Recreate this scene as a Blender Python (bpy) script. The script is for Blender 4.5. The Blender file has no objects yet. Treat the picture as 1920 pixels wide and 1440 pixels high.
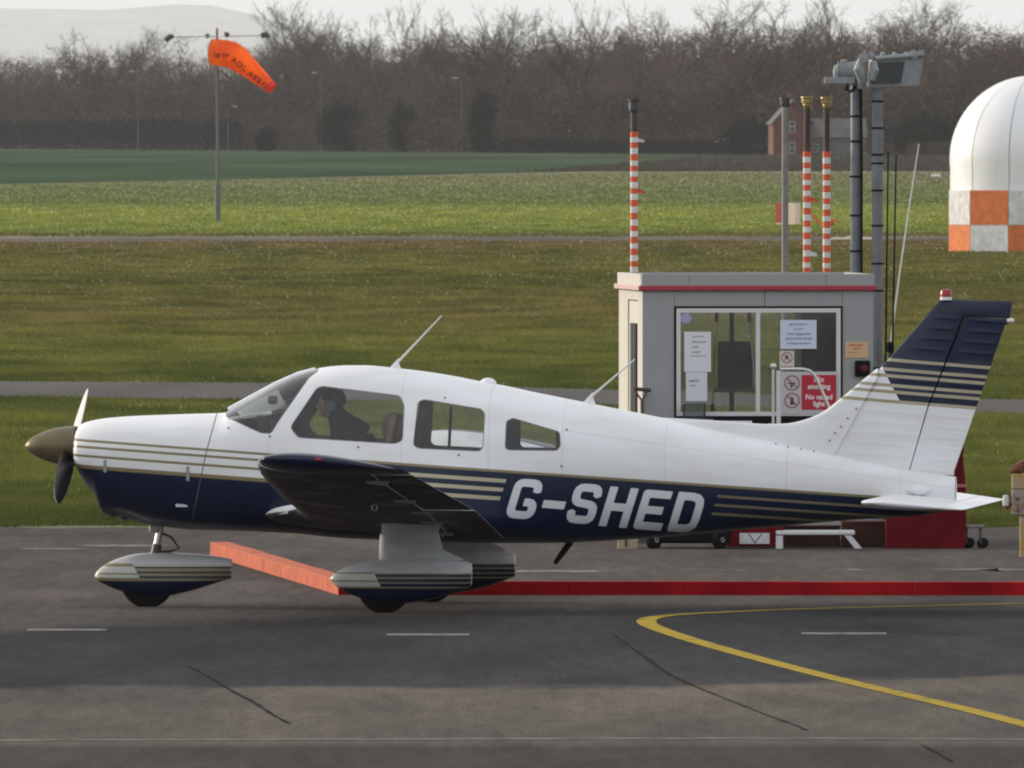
import bpy, bmesh, math, random
import numpy as np
from mathutils import Vector, Matrix
R = math.radians
sc = bpy.context.scene
col = sc.collection

# ------------------------------------------------------------------ camera
F = 35200.0          # focal length in pixels of a 1920 wide picture
CH = 3.55            # camera height
VH = 235.0           # horizon row
cam_d = bpy.data.cameras.new('camera'); cam = bpy.data.objects.new('camera', cam_d); col.objects.link(cam)
cam_d.sensor_width = 36.0
cam_d.lens = F / 1920 * 36.0
cam_d.clip_start = 1.0; cam_d.clip_end = 60000
cam.location = (0, 0, CH)
cam.rotation_euler = (R(90) - math.atan((720 - VH) / F), 0, 0)
cam_d.dof.use_dof = True; cam_d.dof.focus_distance = 139.0
cam_d.dof.aperture_fstop = (cam_d.lens / 1000.0) / 0.015
sc.camera = cam
# ------------------------------------------------------------------ sky, sun, exposure
SUN_EL, SUN_AZ = R(13), R(-62)        # azimuth measured from +Y (view direction) towards +X
w = bpy.data.worlds.new('World'); sc.world = w; w.use_nodes = True
nt = w.node_tree; nt.nodes.clear()
wo = nt.nodes.new('ShaderNodeOutputWorld'); bg = nt.nodes.new('ShaderNodeBackground')
sky = nt.nodes.new('ShaderNodeTexSky'); sky.sky_type = 'NISHITA'; sky.sun_disc = False
sky.sun_elevation = SUN_EL; sky.sun_rotation = SUN_AZ
sky.altitude = 30; sky.air_density = 1.0; sky.dust_density = 4.0; sky.ozone_density = 1.0
hs = nt.nodes.new('ShaderNodeHueSaturation'); hs.inputs['Saturation'].default_value = 0.25
nt.links.new(sky.outputs[0], hs.inputs['Color'])
veil = nt.nodes.new('ShaderNodeMix'); veil.data_type = 'RGBA'          # an even veil of high cloud over the clear sky
veil.inputs[0].default_value = 0.80; veil.inputs[7].default_value = (6.9, 7.05, 7.4, 1)
nt.links.new(hs.outputs[0], veil.inputs[6]); nt.links.new(veil.outputs[2], bg.inputs[0])
bg.inputs[1].default_value = 0.15
nt.links.new(bg.outputs[0], wo.inputs[0])
sl = bpy.data.lights.new('sun', 'SUN'); so = bpy.data.objects.new('sun', sl); col.objects.link(so)
sl.energy = 3.2; sl.angle = R(3.0); sl.color = (1.0, 0.86, 0.68)
sdir = Vector((math.sin(SUN_AZ) * math.cos(SUN_EL), math.cos(SUN_AZ) * math.cos(SUN_EL), math.sin(SUN_EL)))
so.rotation_euler = sdir.to_track_quat('Z', 'Y').to_euler()
sc.view_settings.view_transform = 'Standard'; sc.view_settings.look = 'None'
sc.view_settings.gamma = 1.0; sc.view_settings.use_curve_mapping = False
sc.view_settings.exposure = 0.0
try:
    sc.cycles.pixel_filter_type = 'BLACKMAN_HARRIS'; sc.cycles.filter_width = 2.1          # a soft long lens
    sc.cycles.max_bounces = 8; sc.cycles.transparent_max_bounces = 24; sc.cycles.volume_bounces = 1
except Exception:
    pass

# ------------------------------------------------------------------ projection helpers (pixel of the 1920 picture -> place)
def at(u, v, Y):
    return Vector(((u - 960) / F * Y, Y, CH - (v - VH) / F * Y))
def gy(v): return CH * F / (v - VH)
def gr(u, v, z=0.0):
    Y = (CH - z) * F / (v - VH)
    return Vector(((u - 960) / F * Y, Y, z))
class Frame:
    """a thing standing at (X0,Y0) turned by th about Z; loc() gives its own coordinates for a pixel at local depth y"""
    def __init__(s, X0, Y0, th): s.X0, s.Y0, s.c, s.s, s.th = X0, Y0, math.cos(th), math.sin(th), th
    def loc(s, u, v, y=0.0):
        t = (u - 960) / F
        # X = X0 + c x - s y ; Y = Y0 + s x + c y
        x = (t * (s.Y0 + s.c * y) - s.X0 + s.s * y) / (s.c - s.s * t)
        Y = s.Y0 + s.s * x + s.c * y
        return x, CH - (v - VH) / F * Y
    def pix(s, x, y, z):
        X = s.X0 + s.c * x - s.s * y; Y = s.Y0 + s.s * x + s.c * y
        return 960 + F * X / Y, VH + F * (CH - z) / Y

# ------------------------------------------------------------------ materials
MATS = {}
def node(nt, t, **kw):
    n = nt.nodes.new(t)
    for k, v in kw.items(): setattr(n, k, v)
    return n
def mat(name, c, rough=0.6, metal=0.0, var=0.0, scale=6.0, bump=0.0, bscale=None, c2=None, stretch=None, spec=0.5, detail=6.0):
    if name in MATS: return MATS[name]
    m = bpy.data.materials.new(name); m.use_nodes = True; nt = m.node_tree
    b = nt.nodes['Principled BSDF']
    b.inputs['Base Color'].default_value = (*c, 1); b.inputs['Roughness'].default_value = rough
    b.inputs['Metallic'].default_value = metal; b.inputs['Specular IOR Level'].default_value = spec
    if var or c2 or bump:
        tc = node(nt, 'ShaderNodeTexCoord'); mp = node(nt, 'ShaderNodeMapping')
        if stretch: mp.inputs['Scale'].default_value = stretch
        nt.links.new(tc.outputs['Object'], mp.inputs[0])
        nz = node(nt, 'ShaderNodeTexNoise'); nz.inputs['Scale'].default_value = scale; nz.inputs['Detail'].default_value = detail
        nt.links.new(mp.outputs[0], nz.inputs['Vector'])
        if var or c2:
            rp = node(nt, 'ShaderNodeValToRGB'); rp.color_ramp.elements[0].position = 0.32; rp.color_ramp.elements[1].position = 0.68
            a = tuple(max(0, x * (1 - var)) for x in c); d = c2 if c2 else tuple(min(1, x * (1 + var)) for x in c)
            rp.color_ramp.elements[0].color = (*a, 1); rp.color_ramp.elements[1].color = (*d, 1)
            nt.links.new(nz.outputs['Fac'], rp.inputs[0]); nt.links.new(rp.outputs[0], b.inputs['Base Color'])
        if bump:
            n2 = node(nt, 'ShaderNodeTexNoise'); n2.inputs['Scale'].default_value = bscale or scale * 4; n2.inputs['Detail'].default_value = 4
            nt.links.new(mp.outputs[0], n2.inputs['Vector'])
            bp = node(nt, 'ShaderNodeBump'); bp.inputs['Strength'].default_value = bump; bp.inputs['Distance'].default_value = 0.02
            nt.links.new(n2.outputs['Fac'], bp.inputs['Height']); nt.links.new(bp.outputs[0], b.inputs['Normal'])
    MATS[name] = m
    return m
def glass(name, tint=(0.8, 0.83, 0.82), refl=1.0, ior=1.45, rough=0.02, dust_and_sky_veil=0.06):
    if name in MATS: return MATS[name]
    m = bpy.data.materials.new(name); m.use_nodes = True; nt = m.node_tree; nt.nodes.clear()
    o = node(nt, 'ShaderNodeOutputMaterial'); mx = node(nt, 'ShaderNodeMixShader')
    t = node(nt, 'ShaderNodeBsdfTransparent'); t.inputs[0].default_value = (*tint, 1)
    g = node(nt, 'ShaderNodeBsdfGlossy'); g.inputs['Roughness'].default_value = rough; g.inputs[0].default_value = (refl, refl, refl, 1)
    fr = node(nt, 'ShaderNodeFresnel'); fr.inputs[0].default_value = ior
    nt.links.new(fr.outputs[0], mx.inputs[0]); nt.links.new(t.outputs[0], mx.inputs[1]); nt.links.new(g.outputs[0], mx.inputs[2])
    df = node(nt, 'ShaderNodeBsdfDiffuse'); df.inputs[0].default_value = (.62, .62, .58, 1); m2 = node(nt, 'ShaderNodeMixShader')     # dusty film, its paleness also imitating sky reflected in the pane
    tc = node(nt, 'ShaderNodeTexCoord'); nz = node(nt, 'ShaderNodeTexNoise'); nz.inputs['Scale'].default_value = 3.0; nz.inputs['Detail'].default_value = 5; nt.links.new(tc.outputs['Object'], nz.inputs['Vector'])
    mm = node(nt, 'ShaderNodeMath', operation='MULTIPLY'); nt.links.new(nz.outputs['Fac'], mm.inputs[0]); mm.inputs[1].default_value = dust_and_sky_veil * 2
    nt.links.new(mm.outputs[0], m2.inputs[0]); nt.links.new(mx.outputs[0], m2.inputs[1]); nt.links.new(df.outputs[0], m2.inputs[2])
    nt.links.new(m2.outputs[0], o.inputs[0])
    MATS[name] = m
    return m

# ------------------------------------------------------------------ mesh helpers
def finish(name, verts, faces, material, parent=None, smooth=False, angle=35, loc=None, fixn=False):
    me = bpy.data.meshes.new(name)
    me.from_pydata([tuple(v) for v in verts], [], faces); me.update()
    if fixn and len(faces) > 4:
        bm = bmesh.new(); bm.from_mesh(me); bmesh.ops.recalc_face_normals(bm, faces=bm.faces); bm.to_mesh(me); bm.free()
    me.materials.append(material)
    if smooth:
        me.polygons.foreach_set('use_smooth', [True] * len(me.polygons))
        me.set_sharp_from_angle(angle=R(angle))
    o = bpy.data.objects.new(name, me); col.objects.link(o)
    if loc is not None: o.location = loc
    if parent is not None: o.parent = parent
    return o
def np_mesh(name, V, Fq, material, parent=None, nper=3):
    """fast mesh from arrays: V (n,3), Fq (m,nper)"""
    me = bpy.data.meshes.new(name)
    V = np.asarray(V, np.float32); Fq = np.asarray(Fq, np.int32)
    me.vertices.add(len(V)); me.vertices.foreach_set('co', V.ravel())
    me.loops.add(Fq.size); me.loops.foreach_set('vertex_index', Fq.ravel())
    me.polygons.add(len(Fq)); me.polygons.foreach_set('loop_start', np.arange(0, Fq.size, nper, dtype=np.int32))
    me.polygons.foreach_set('loop_total', np.full(len(Fq), nper, np.int32))
    me.update(calc_edges=True); me.validate()
    me.materials.append(material)
    o = bpy.data.objects.new(name, me); col.objects.link(o)
    if parent is not None: o.parent = parent
    return o
class MB:
    def __init__(s): s.v = []; s.f = []
    def add(s, vs, fs):
        k = len(s.v); s.v += [tuple(v) for v in vs]; s.f += [tuple(i + k for i in f) for f in fs]; return s
    def box(s, x0, x1, y0, y1, z0, z1, b=0.0):
        if b <= 0:
            vs = [(x, y, z) for x in (x0, x1) for y in (y0, y1) for z in (z0, z1)]
            return s.add(vs, [(0, 1, 3, 2), (4, 6, 7, 5), (0, 4, 5, 1), (2, 3, 7, 6), (0, 2, 6, 4), (1, 5, 7, 3)])
        # chamfered box: 24 vertices
        import itertools
        lo = (x0, y0, z0); hi = (x1, y1, z1); idx = {}; vs = []
        for sg in itertools.product((0, 1), repeat=3):
            for ax in range(3):
                p = []
                for k in range(3):
                    base = hi[k] if sg[k] else lo[k]
                    if k != ax: base += -b if sg[k] else b
                    p.append(base)
                idx[(sg, ax)] = len(vs); vs.append(tuple(p))
        fs = []
        for ax in range(3):
            o1, o2 = [k for k in range(3) if k != ax]
            for sd in (0, 1):
                q = []
                for a, c in ((0, 0), (1, 0), (1, 1), (0, 1)):
                    sg = [0, 0, 0]; sg[ax] = sd; sg[o1] = a; sg[o2] = c
                    q.append(idx[(tuple(sg), ax)])
                fs.append(tuple(q))
            for a in (0, 1):
                for c in (0, 1):
                    q = []
                    for t in (0, 1):
                        sg = [0, 0, 0]; sg[ax] = t; sg[o1] = a; sg[o2] = c; q.append(idx[(tuple(sg), o1)])
                    for t in (1, 0):
                        sg = [0, 0, 0]; sg[ax] = t; sg[o1] = a; sg[o2] = c; q.append(idx[(tuple(sg), o2)])
                    fs.append(tuple(q))
        for sg in itertools.product((0, 1), repeat=3): fs.append(tuple(idx[(sg, ax)] for ax in range(3)))
        return s.add(vs, fs)
    def loft(s, rings, cap=True, closed=True):
        n = len(rings[0]); vs = [p for r in rings for p in r]; fs = []
        for i in range(len(rings) - 1):
            for j in range(n if closed else n - 1):
                a = i * n + j; b = i * n + (j + 1) % n
                fs.append((a, b, b + n, a + n))
        if cap:
            fs.append(tuple(reversed(range(n)))); fs.append(tuple(range((len(rings) - 1) * n, len(rings) * n)))
        return s.add(vs, fs)
    def path(s, pts, r, n=8, cap=True):
        pts = [Vector(p) for p in pts]
        rs = r if isinstance(r, (list, tuple)) else [r] * len(pts)
        rings = []; ref = None
        for i, p in enumerate(pts):
            d = (pts[min(i + 1, len(pts) - 1)] - pts[max(i - 1, 0)]).normalized()
            if ref is None: ref = Vector((0, 0, 1)) if abs(d.z) < 0.9 else Vector((1, 0, 0))
            a = d.cross(ref).normalized(); b = a.cross(d).normalized(); ref = b
            rings.append([p + (a * math.cos(2 * math.pi * k / n) + b * math.sin(2 * math.pi * k / n)) * rs[i] for k in range(n)])
        return s.loft(rings, cap)
    def tube(s, p0, p1, r0, r1=None, n=12, cap=True): return s.path([p0, p1], [r0, r0 if r1 is None else r1], n, cap)
    def lathe(s, prof, center=(0, 0, 0), axis='z', n=24):
        rings = []
        for r, h in prof:
            ring = []
            for k in range(n):
                a = 2 * math.pi * k / n; c_, s_ = r * math.cos(a), r * math.sin(a)
                p = {'z': (c_, s_, h), 'x': (h, c_, s_), 'y': (s_, h, c_)}[axis]
                ring.append(tuple(p[i] + center[i] for i in range(3)))
            rings.append(ring)
        return s.loft(rings)
    def prism(s, poly, y0, y1):
        """poly of (x,z) swept from y0 to y1"""
        n = len(poly)
        vs = [(x, y0, z) for x, z in poly] + [(x, y1, z) for x, z in poly]
        fs = [tuple(range(n)), tuple(reversed(range(n, 2 * n)))] + [(i, i + n, (i + 1) % n + n, (i + 1) % n) for i in range(n)]
        return s.add(vs, fs)
    def build(s, name, m, parent=None, smooth=False, angle=35, loc=None):
        return finish(name, s.v, s.f, m, parent, smooth, angle, loc, True)
def tag(o, label=None, cat=None, group=None, kind=None):
    if label: o['label'] = label
    if cat: o['category'] = cat
    if group: o['group'] = group
    if kind: o['kind'] = kind
    return o
def empty(name, loc=(0, 0, 0), rz=0.0):
    e = bpy.data.objects.new(name, None); col.objects.link(e); e.location = loc; e.rotation_euler = (0, 0, rz)
    e.empty_display_size = 0.2
    return e
def copy_tree(o, parent=None):
    c = o.copy(); col.objects.link(c)
    c.parent = parent
    for ch in o.children: copy_tree(ch, c)
    return c
def text_geo(txt, size=1.0, bold=0.0, align='CENTER'):
    cu = bpy.data.curves.new('t', 'FONT'); cu.body = txt; cu.size = size; cu.align_x = align; cu.offset = bold
    cu.resolution_u = 3
    o = bpy.data.objects.new('t', cu); col.objects.link(o)
    bpy.context.view_layer.update()
    me = bpy.data.meshes.new_from_object(o.evaluated_get(bpy.context.evaluated_depsgraph_get()))
    vs = [tuple(v.co) for v in me.vertices]; fs = [tuple(p.vertices) for p in me.polygons]
    bpy.data.objects.remove(o); bpy.data.curves.remove(cu); bpy.data.meshes.remove(me)
    return vs, fs
def ip(tab, x, k=1):
    """smooth interpolation in a table of rows (x, a, b, ...)"""
    xs = [t[0] for t in tab]
    if x <= xs[0]: return tab[0][k]
    if x >= xs[-1]: return tab[-1][k]
    i = max(j for j in range(len(xs)) if xs[j] <= x)
    i = min(i, len(xs) - 2)
    h = xs[i + 1] - xs[i]; t = (x - xs[i]) / h
    def slope(j):
        if j == 0: return (tab[1][k] - tab[0][k]) / (xs[1] - xs[0])
        if j == len(xs) - 1: return (tab[j][k] - tab[j - 1][k]) / (xs[j] - xs[j - 1])
        d0 = (tab[j][k] - tab[j - 1][k]) / (xs[j] - xs[j - 1]); d1 = (tab[j + 1][k] - tab[j][k]) / (xs[j + 1] - xs[j])
        if d0 * d1 <= 0: return 0.0
        return 2 * d0 * d1 / (d0 + d1)
    m0, m1 = slope(i) * h, slope(i + 1) * h
    t2, t3 = t * t, t * t * t
    return (2*t3-3*t2+1)*tab[i][k] + (t3-2*t2+t)*m0 + (-2*t3+3*t2)*tab[i+1][k] + (t3-t2)*m1

# =================================================================== THE SETTING
rng = np.random.default_rng(7)
random.seed(7)
def sheet(name, pts, z, m, kind='structure'):
    o = finish(name, [(p[0], p[1], z) for p in pts], [tuple(range(len(pts)))], m)
    o['kind'] = kind
    return o
# --- grass colours: mown strips lying across the view, patches, straw
def grass_material(name, blades):
    m = bpy.data.materials.new(name); m.use_nodes = True; nt = m.node_tree; L = nt.links
    b = nt.nodes['Principled BSDF']; b.inputs['Roughness'].default_value = 0.75; b.inputs['Specular IOR Level'].default_value = 0.25
    g = node(nt, 'ShaderNodeNewGeometry'); sp = node(nt, 'ShaderNodeSeparateXYZ'); L.new(g.outputs['Position'], sp.inputs[0])
    nw = node(nt, 'ShaderNodeTexNoise'); nw.inputs['Scale'].default_value = 0.05; L.new(g.outputs['Position'], nw.inputs['Vector'])
    wob = node(nt, 'ShaderNodeMath', operation='MULTIPLY_ADD'); L.new(nw.outputs['Fac'], wob.inputs[0]); wob.inputs[1].default_value = 26.0
    L.new(sp.outputs['Y'], wob.inputs[2])
    mr = node(nt, 'ShaderNodeMapRange'); L.new(wob.outputs[0], mr.inputs[0])
    mr.inputs[1].default_value = 150; mr.inputs[2].default_value = 1350; mr.inputs[3].default_value = 0; mr.inputs[4].default_value = 1
    rp = node(nt, 'ShaderNodeValToRGB'); cr = rp.color_ramp
    def P(y): return (y + 13 - 150) / 1200
    stops = [(165, (0.101, 0.120, 0.026)), (205, (0.167, 0.187, 0.042)), (240, (0.128, 0.149, 0.036)), (262, (0.120, 0.140, 0.034)), (300, (0.179, 0.195, 0.048)), (345, (0.179, 0.165, 0.052)),
             (400, (0.161, 0.157, 0.045)), (430, (0.124, 0.131, 0.036)), (470, (0.185, 0.181, 0.050)), (520, (0.138, 0.144, 0.040)), (548, (0.179, 0.151, 0.059)), (590, (0.190, 0.157, 0.065)), (606, (0.129, 0.135, 0.035)), (640, (0.215, 0.261, 0.047)),
             (760, (0.258, 0.303, 0.052)), (820, (0.223, 0.261, 0.049)), (860, (0.152, 0.187, 0.045)), (1060, (0.145, 0.181, 0.050)), (1130, (0.172, 0.195, 0.058)), (1220, (0.159, 0.171, 0.063))]
    while len(cr.elements) < len(stops): cr.elements.new(0.5)
    for e, (y, c) in zip(cr.elements, stops): e.position = P(y); e.color = (*c, 1)
    L.new(mr.outputs[0], rp.inputs[0])
    n1 = node(nt, 'ShaderNodeTexNoise'); n1.inputs['Scale'].default_value = 0.55; n1.inputs['Detail'].default_value = 5
    mp = node(nt, 'ShaderNodeMapping'); mp.inputs['Scale'].default_value = (1, 0.22, 1); L.new(g.outputs['Position'], mp.inputs[0]); L.new(mp.outputs[0], n1.inputs['Vector'])
    n2 = node(nt, 'ShaderNodeTexNoise'); n2.inputs['Scale'].default_value = 5.0; n2.inputs['Detail'].default_value = 3; L.new(mp.outputs[0], n2.inputs['Vector'])
    r1 = node(nt, 'ShaderNodeValToRGB'); r1.color_ramp.elements[0].position = .34; r1.color_ramp.elements[1].position = .68
    r1.color_ramp.elements[0].color = (.62, .66, .62, 1); r1.color_ramp.elements[1].color = (1.30, 1.22, 1.22, 1); L.new(n1.outputs['Fac'], r1.inputs[0])
    r2 = node(nt, 'ShaderNodeValToRGB'); r2.color_ramp.elements[0].position = .36; r2.color_ramp.elements[1].position = .66
    r2.color_ramp.elements[0].color = (.7, .75, .7, 1); r2.color_ramp.elements[1].color = (1.3, 1.15, 1.25, 1); L.new(n2.outputs['Fac'], r2.inputs[0])
    x1 = node(nt, 'ShaderNodeMix', data_type='RGBA', blend_type='MULTIPLY'); x1.inputs[0].default_value = 1; L.new(rp.outputs[0], x1.inputs[6]); L.new(r1.outputs[0], x1.inputs[7])
    x2 = node(nt, 'ShaderNodeMix', data_type='RGBA', blend_type='MULTIPLY'); x2.inputs[0].default_value = .45; L.new(x1.outputs[2], x2.inputs[6]); L.new(r2.outputs[0], x2.inputs[7])
    L.new(x2.outputs[2], b.inputs['Base Color'])
    if blades:
        o = nt.nodes['Material Output']; tr = node(nt, 'ShaderNodeBsdfTranslucent'); L.new(x2.outputs[2], tr.inputs[0])
        mx = node(nt, 'ShaderNodeMixShader'); mx.inputs[0].default_value = .22; L.new(b.outputs[0], mx.inputs[1]); L.new(tr.outputs[0], mx.inputs[2]); L.new(mx.outputs[0], o.inputs[0])
    return m
M_GRASS = grass_material('airfield_grass', False); M_BLADE = grass_material('grass_blades', True)
sheet('ground', [(-3000, -30), (3000, -30), (3000, 46500), (-3000, 46500)], 0.0, M_GRASS)
# far winter crop (blue-green) and rough brown ground before the hedges
def strip(name, L, m, z, samples=28):
    """L: list of (u, v_near, v_far) rows giving the near and far edge"""
    near = [gr(u, vn) for u, vn, vf in L]; far = [gr(u, vf) for u, vn, vf in L]
    vs = [(p.x, p.y, z) for p in near] + [(p.x, p.y, z) for p in far]; n = len(L)
    o = finish(name, vs, [(i, i + 1, i + 1 + n, i + n) for i in range(n - 1)], m); o['kind'] = 'structure'
    return o
M_CROP = mat('winter_crop', (.056, .082, .048), 1.0, spec=.0, var=.28, scale=.035, stretch=(1, .12, 1), bump=.3, bscale=2)
M_ROUGH = mat('rough_ground', (.088, .090, .066), 1.0, spec=.0, var=.4, scale=.12, stretch=(1, .15, 1), bump=.4, bscale=2)
strip('crop_field', [(-900, 347, 276), (0, 345, 277), (300, 340, 279), (600, 333, 281), (900, 326, 284), (1150, 321, 287), (1400, 321, 289), (3000, 321, 292)], M_CROP, 0.004)
strip('rough_field', [(1040, 322, 319), (1150, 322, 309), (1250, 322, 299), (1350, 322, 292), (1500, 321, 289.5), (1900, 321, 292), (3000, 321, 292)], M_ROUGH, 0.010)
# --- asphalt
def pavement(name, c_apron, c_strip, c_conc, c_edge, stain=.72):
    m = bpy.data.materials.new(name); m.use_nodes = True; nt = m.node_tree; L = nt.links; b = nt.nodes['Principled BSDF']
    b.inputs['Roughness'].default_value = .95; b.inputs['Specular IOR Level'].default_value = .03
    tc = node(nt, 'ShaderNodeTexCoord'); sp = node(nt, 'ShaderNodeSeparateXYZ'); L.new(tc.outputs['Object'], sp.inputs[0])
    def M(op, a, b_=None, c_=None):
        n = node(nt, 'ShaderNodeMath', operation=op)
        for i_, v_ in enumerate((a, b_, c_)):
            if v_ is None: continue
            if isinstance(v_, (int, float)): n.inputs[i_].default_value = v_
            else: L.new(v_, n.inputs[i_])
        return n.outputs[0]
    def noise(sc_, st, det=5, rough=.5, off=0.0):
        mp = node(nt, 'ShaderNodeMapping'); mp.inputs['Scale'].default_value = st; mp.inputs['Location'].default_value = (sc_ * 3.1 + off, sc_ + off, 0); L.new(tc.outputs['Object'], mp.inputs[0])
        nz = node(nt, 'ShaderNodeTexNoise'); nz.inputs['Scale'].default_value = sc_; nz.inputs['Detail'].default_value = det; nz.inputs['Roughness'].default_value = rough; L.new(mp.outputs[0], nz.inputs['Vector']); return nz.outputs['Fac']
    x, y = sp.outputs['X'], sp.outputs['Y']
    wob = M('MULTIPLY_ADD', noise(1.1, (1, .5, 1), 6, .6), 3.4, -1.7); yw = M('ADD', y, wob)
    def soft(lo, hi, v_):
        mr = node(nt, 'ShaderNodeMapRange'); mr.interpolation_type = 'SMOOTHSTEP'; mr.inputs[1].default_value = lo; mr.inputs[2].default_value = hi; L.new(v_, mr.inputs[0]); return mr.outputs[0]
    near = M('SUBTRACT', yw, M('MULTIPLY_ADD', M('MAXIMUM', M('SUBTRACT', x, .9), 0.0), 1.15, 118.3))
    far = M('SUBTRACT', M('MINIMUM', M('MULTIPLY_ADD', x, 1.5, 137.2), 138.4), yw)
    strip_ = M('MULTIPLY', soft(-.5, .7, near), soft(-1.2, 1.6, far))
    def mix(f, a, c_):
        n = node(nt, 'ShaderNodeMix', data_type='RGBA'); L.new(f, n.inputs[0])
        for v_, i_ in ((a, 6), (c_, 7)):
            if isinstance(v_, tuple): n.inputs[i_].default_value = (*v_, 1)
            else: L.new(v_, n.inputs[i_])
        return n.outputs[2]
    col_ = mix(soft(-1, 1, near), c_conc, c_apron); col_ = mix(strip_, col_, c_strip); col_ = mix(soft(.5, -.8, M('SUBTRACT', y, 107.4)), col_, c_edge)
    for sc_, st, lo, hi, tint in ((.22, (1, .30, 1), .80, 1.16, (1.04, 1, .95)), (1.3, (1, .16, 1), .80, 1.18, (1.02, 1, .97)), (9.0, (1, .07, 1), .88, 1.12, (1, 1, 1)), (55.0, (1, .05, 1), .87, 1.13, (1, 1, 1))):
        rp = node(nt, 'ShaderNodeValToRGB'); rp.color_ramp.elements[0].position = .32; rp.color_ramp.elements[1].position = .68
        rp.color_ramp.elements[0].color = (lo, lo, lo, 1); rp.color_ramp.elements[1].color = (hi * tint[0], hi * tint[1], hi * tint[2], 1); L.new(noise(sc_, st), rp.inputs[0])
        xx = node(nt, 'ShaderNodeMix', data_type='RGBA', blend_type='MULTIPLY'); xx.inputs[0].default_value = 1; L.new(col_, xx.inputs[6]); L.new(rp.outputs[0], xx.inputs[7]); col_ = xx.outputs[2]
    rp = node(nt, 'ShaderNodeValToRGB'); rp.color_ramp.elements[0].position = .60; rp.color_ramp.elements[1].position = .74; rp.color_ramp.elements[0].color = (1, 1, 1, 1); rp.color_ramp.elements[1].color = (stain, stain, stain, 1); L.new(noise(.75, (1, .2, 1), 8, .6, 7.0), rp.inputs[0])
    xx = node(nt, 'ShaderNodeMix', data_type='RGBA', blend_type='MULTIPLY'); xx.inputs[0].default_value = 1; L.new(col_, xx.inputs[6]); L.new(rp.outputs[0], xx.inputs[7]); L.new(xx.outputs[2], b.inputs['Base Color'])
    n2 = node(nt, 'ShaderNodeTexNoise'); n2.inputs['Scale'].default_value = 60; L.new(tc.outputs['Object'], n2.inputs['Vector']); bp = node(nt, 'ShaderNodeBump'); bp.inputs['Strength'].default_value = .3; bp.inputs['Distance'].default_value = .01; L.new(n2.outputs['Fac'], bp.inputs['Height']); L.new(bp.outputs[0], b.inputs['Normal'])
    return m
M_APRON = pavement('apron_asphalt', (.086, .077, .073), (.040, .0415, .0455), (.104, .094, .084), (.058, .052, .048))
def edge_pts(uv, z=0.0, seed=1):
    """ragged edge through the given pixels"""
    r = random.Random(seed); out = []
    for (u0, v0), (u1, v1) in zip(uv[:-1], uv[1:]):
        n = max(1, int(abs(u1 - u0) / 14))
        for k in range(n):
            t = k / n; p = gr(u0 + (u1 - u0) * t, v0 + (v1 - v0) * t); out.append((p.x, p.y + r.gauss(0, .16)))
    p = gr(*uv[-1]); out.append((p.x, p.y)); return out
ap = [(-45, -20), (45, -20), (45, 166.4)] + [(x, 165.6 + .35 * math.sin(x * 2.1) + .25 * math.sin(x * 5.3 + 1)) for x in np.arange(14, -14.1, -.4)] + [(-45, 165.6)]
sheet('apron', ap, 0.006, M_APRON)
M_TAXI = mat('taxiway_asphalt', (.105, .098, .093), .95, spec=.03, var=.2, scale=.3, stretch=(1, .2, 1), bump=.2, bscale=12)
strip('taxiway', [(-900, 744, 712), (0, 746, 716), (500, 750, 719), (1000, 757, 728), (1500, 768, 742), (1920, 777, 751), (2900, 795, 768)], M_TAXI, 0.008)
strip('far_taxiway', [(-900, 455, 447), (0, 454, 446.5), (960, 451.5, 444.5), (1920, 450, 443.5), (2900, 449, 442)], mat('far_taxiway_asphalt', (.125, .108, .092), .95, spec=.03, var=.3, scale=.2, stretch=(1, .1, 1)), 0.008)
# --- grass blades (a mass nobody could count)
def grass_blades(name, v0, v1, n, wpx, hmin, hmax, keep=None):
    us = rng.uniform(-420, 2340, n); vs_ = rng.uniform(v0, v1, n)
    Y = CH * F / (vs_ - VH); X = (us - 960) / F * Y
    ok = np.ones(n, bool) if keep is None else keep(us, vs_, X, Y)
    X, Y = X[ok], Y[ok]; n = len(X)
    tuss = np.sin(X * 1.7 + np.sin(Y * .31) * 2) * np.sin(Y * .23 + X * .6) * .5 + .5
    h = rng.uniform(hmin, hmax, n) * (.55 + .8 * tuss * rng.uniform(.4, 1, n)); wd = Y / F * wpx * rng.uniform(.6, 1.4, n)
    a = rng.uniform(-.7, .7, n); lean = rng.uniform(-.6, .6, n) * h; ly = rng.uniform(-.5, .5, n) * h
    dx, dy = np.cos(a) * wd / 2, np.sin(a) * wd / 2
    V = np.zeros((n, 3, 3)); V[:, 0] = np.stack([X - dx, Y - dy, np.zeros(n)], 1); V[:, 1] = np.stack([X + dx, Y + dy, np.zeros(n)], 1)
    V[:, 2] = np.stack([X + lean, Y + ly, h], 1)
    o = np_mesh(name, V.reshape(-1, 3), np.arange(3 * n).reshape(-1, 3), M_BLADE)
    o['kind'] = 'stuff'
    return o
def road_v(u): return np.interp(u, [-900, 0, 500, 1000, 1500, 1920, 2900], [744, 746, 750, 757, 768, 777, 795]), np.interp(u, [-900, 0, 500, 1000, 1500, 1920, 2900], [712, 716, 719, 728, 742, 751, 768])
o = grass_blades('near_grass', 700, 992, 330000, 3.4, .03, .075, lambda u, v, X, Y: ((v > road_v(u)[0] + 1) & (v < 989 + 3 * np.sin(X * 2.1))) )
tag(o, 'rough green grass between the apron edge and the narrow taxiway', 'grass')
o = grass_blades('mid_grass', 450, 775, 420000, 3.8, .035, .085, lambda u, v, X, Y: (v < road_v(u)[1] - .5) & (v > 454.5 - u * .002 + np.sin(X * .9) * .8))
tag(o, 'olive and brown grass beyond the narrow taxiway, up to the far taxiway', 'grass')
o = grass_blades('far_grass', 322, 444, 200000, 2.6, .03, .09, lambda u, v, X, Y: v > np.interp(u, [-900, 0, 300, 600, 900, 1150], [347, 345, 340, 333, 327, 323]) + 1)
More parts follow.
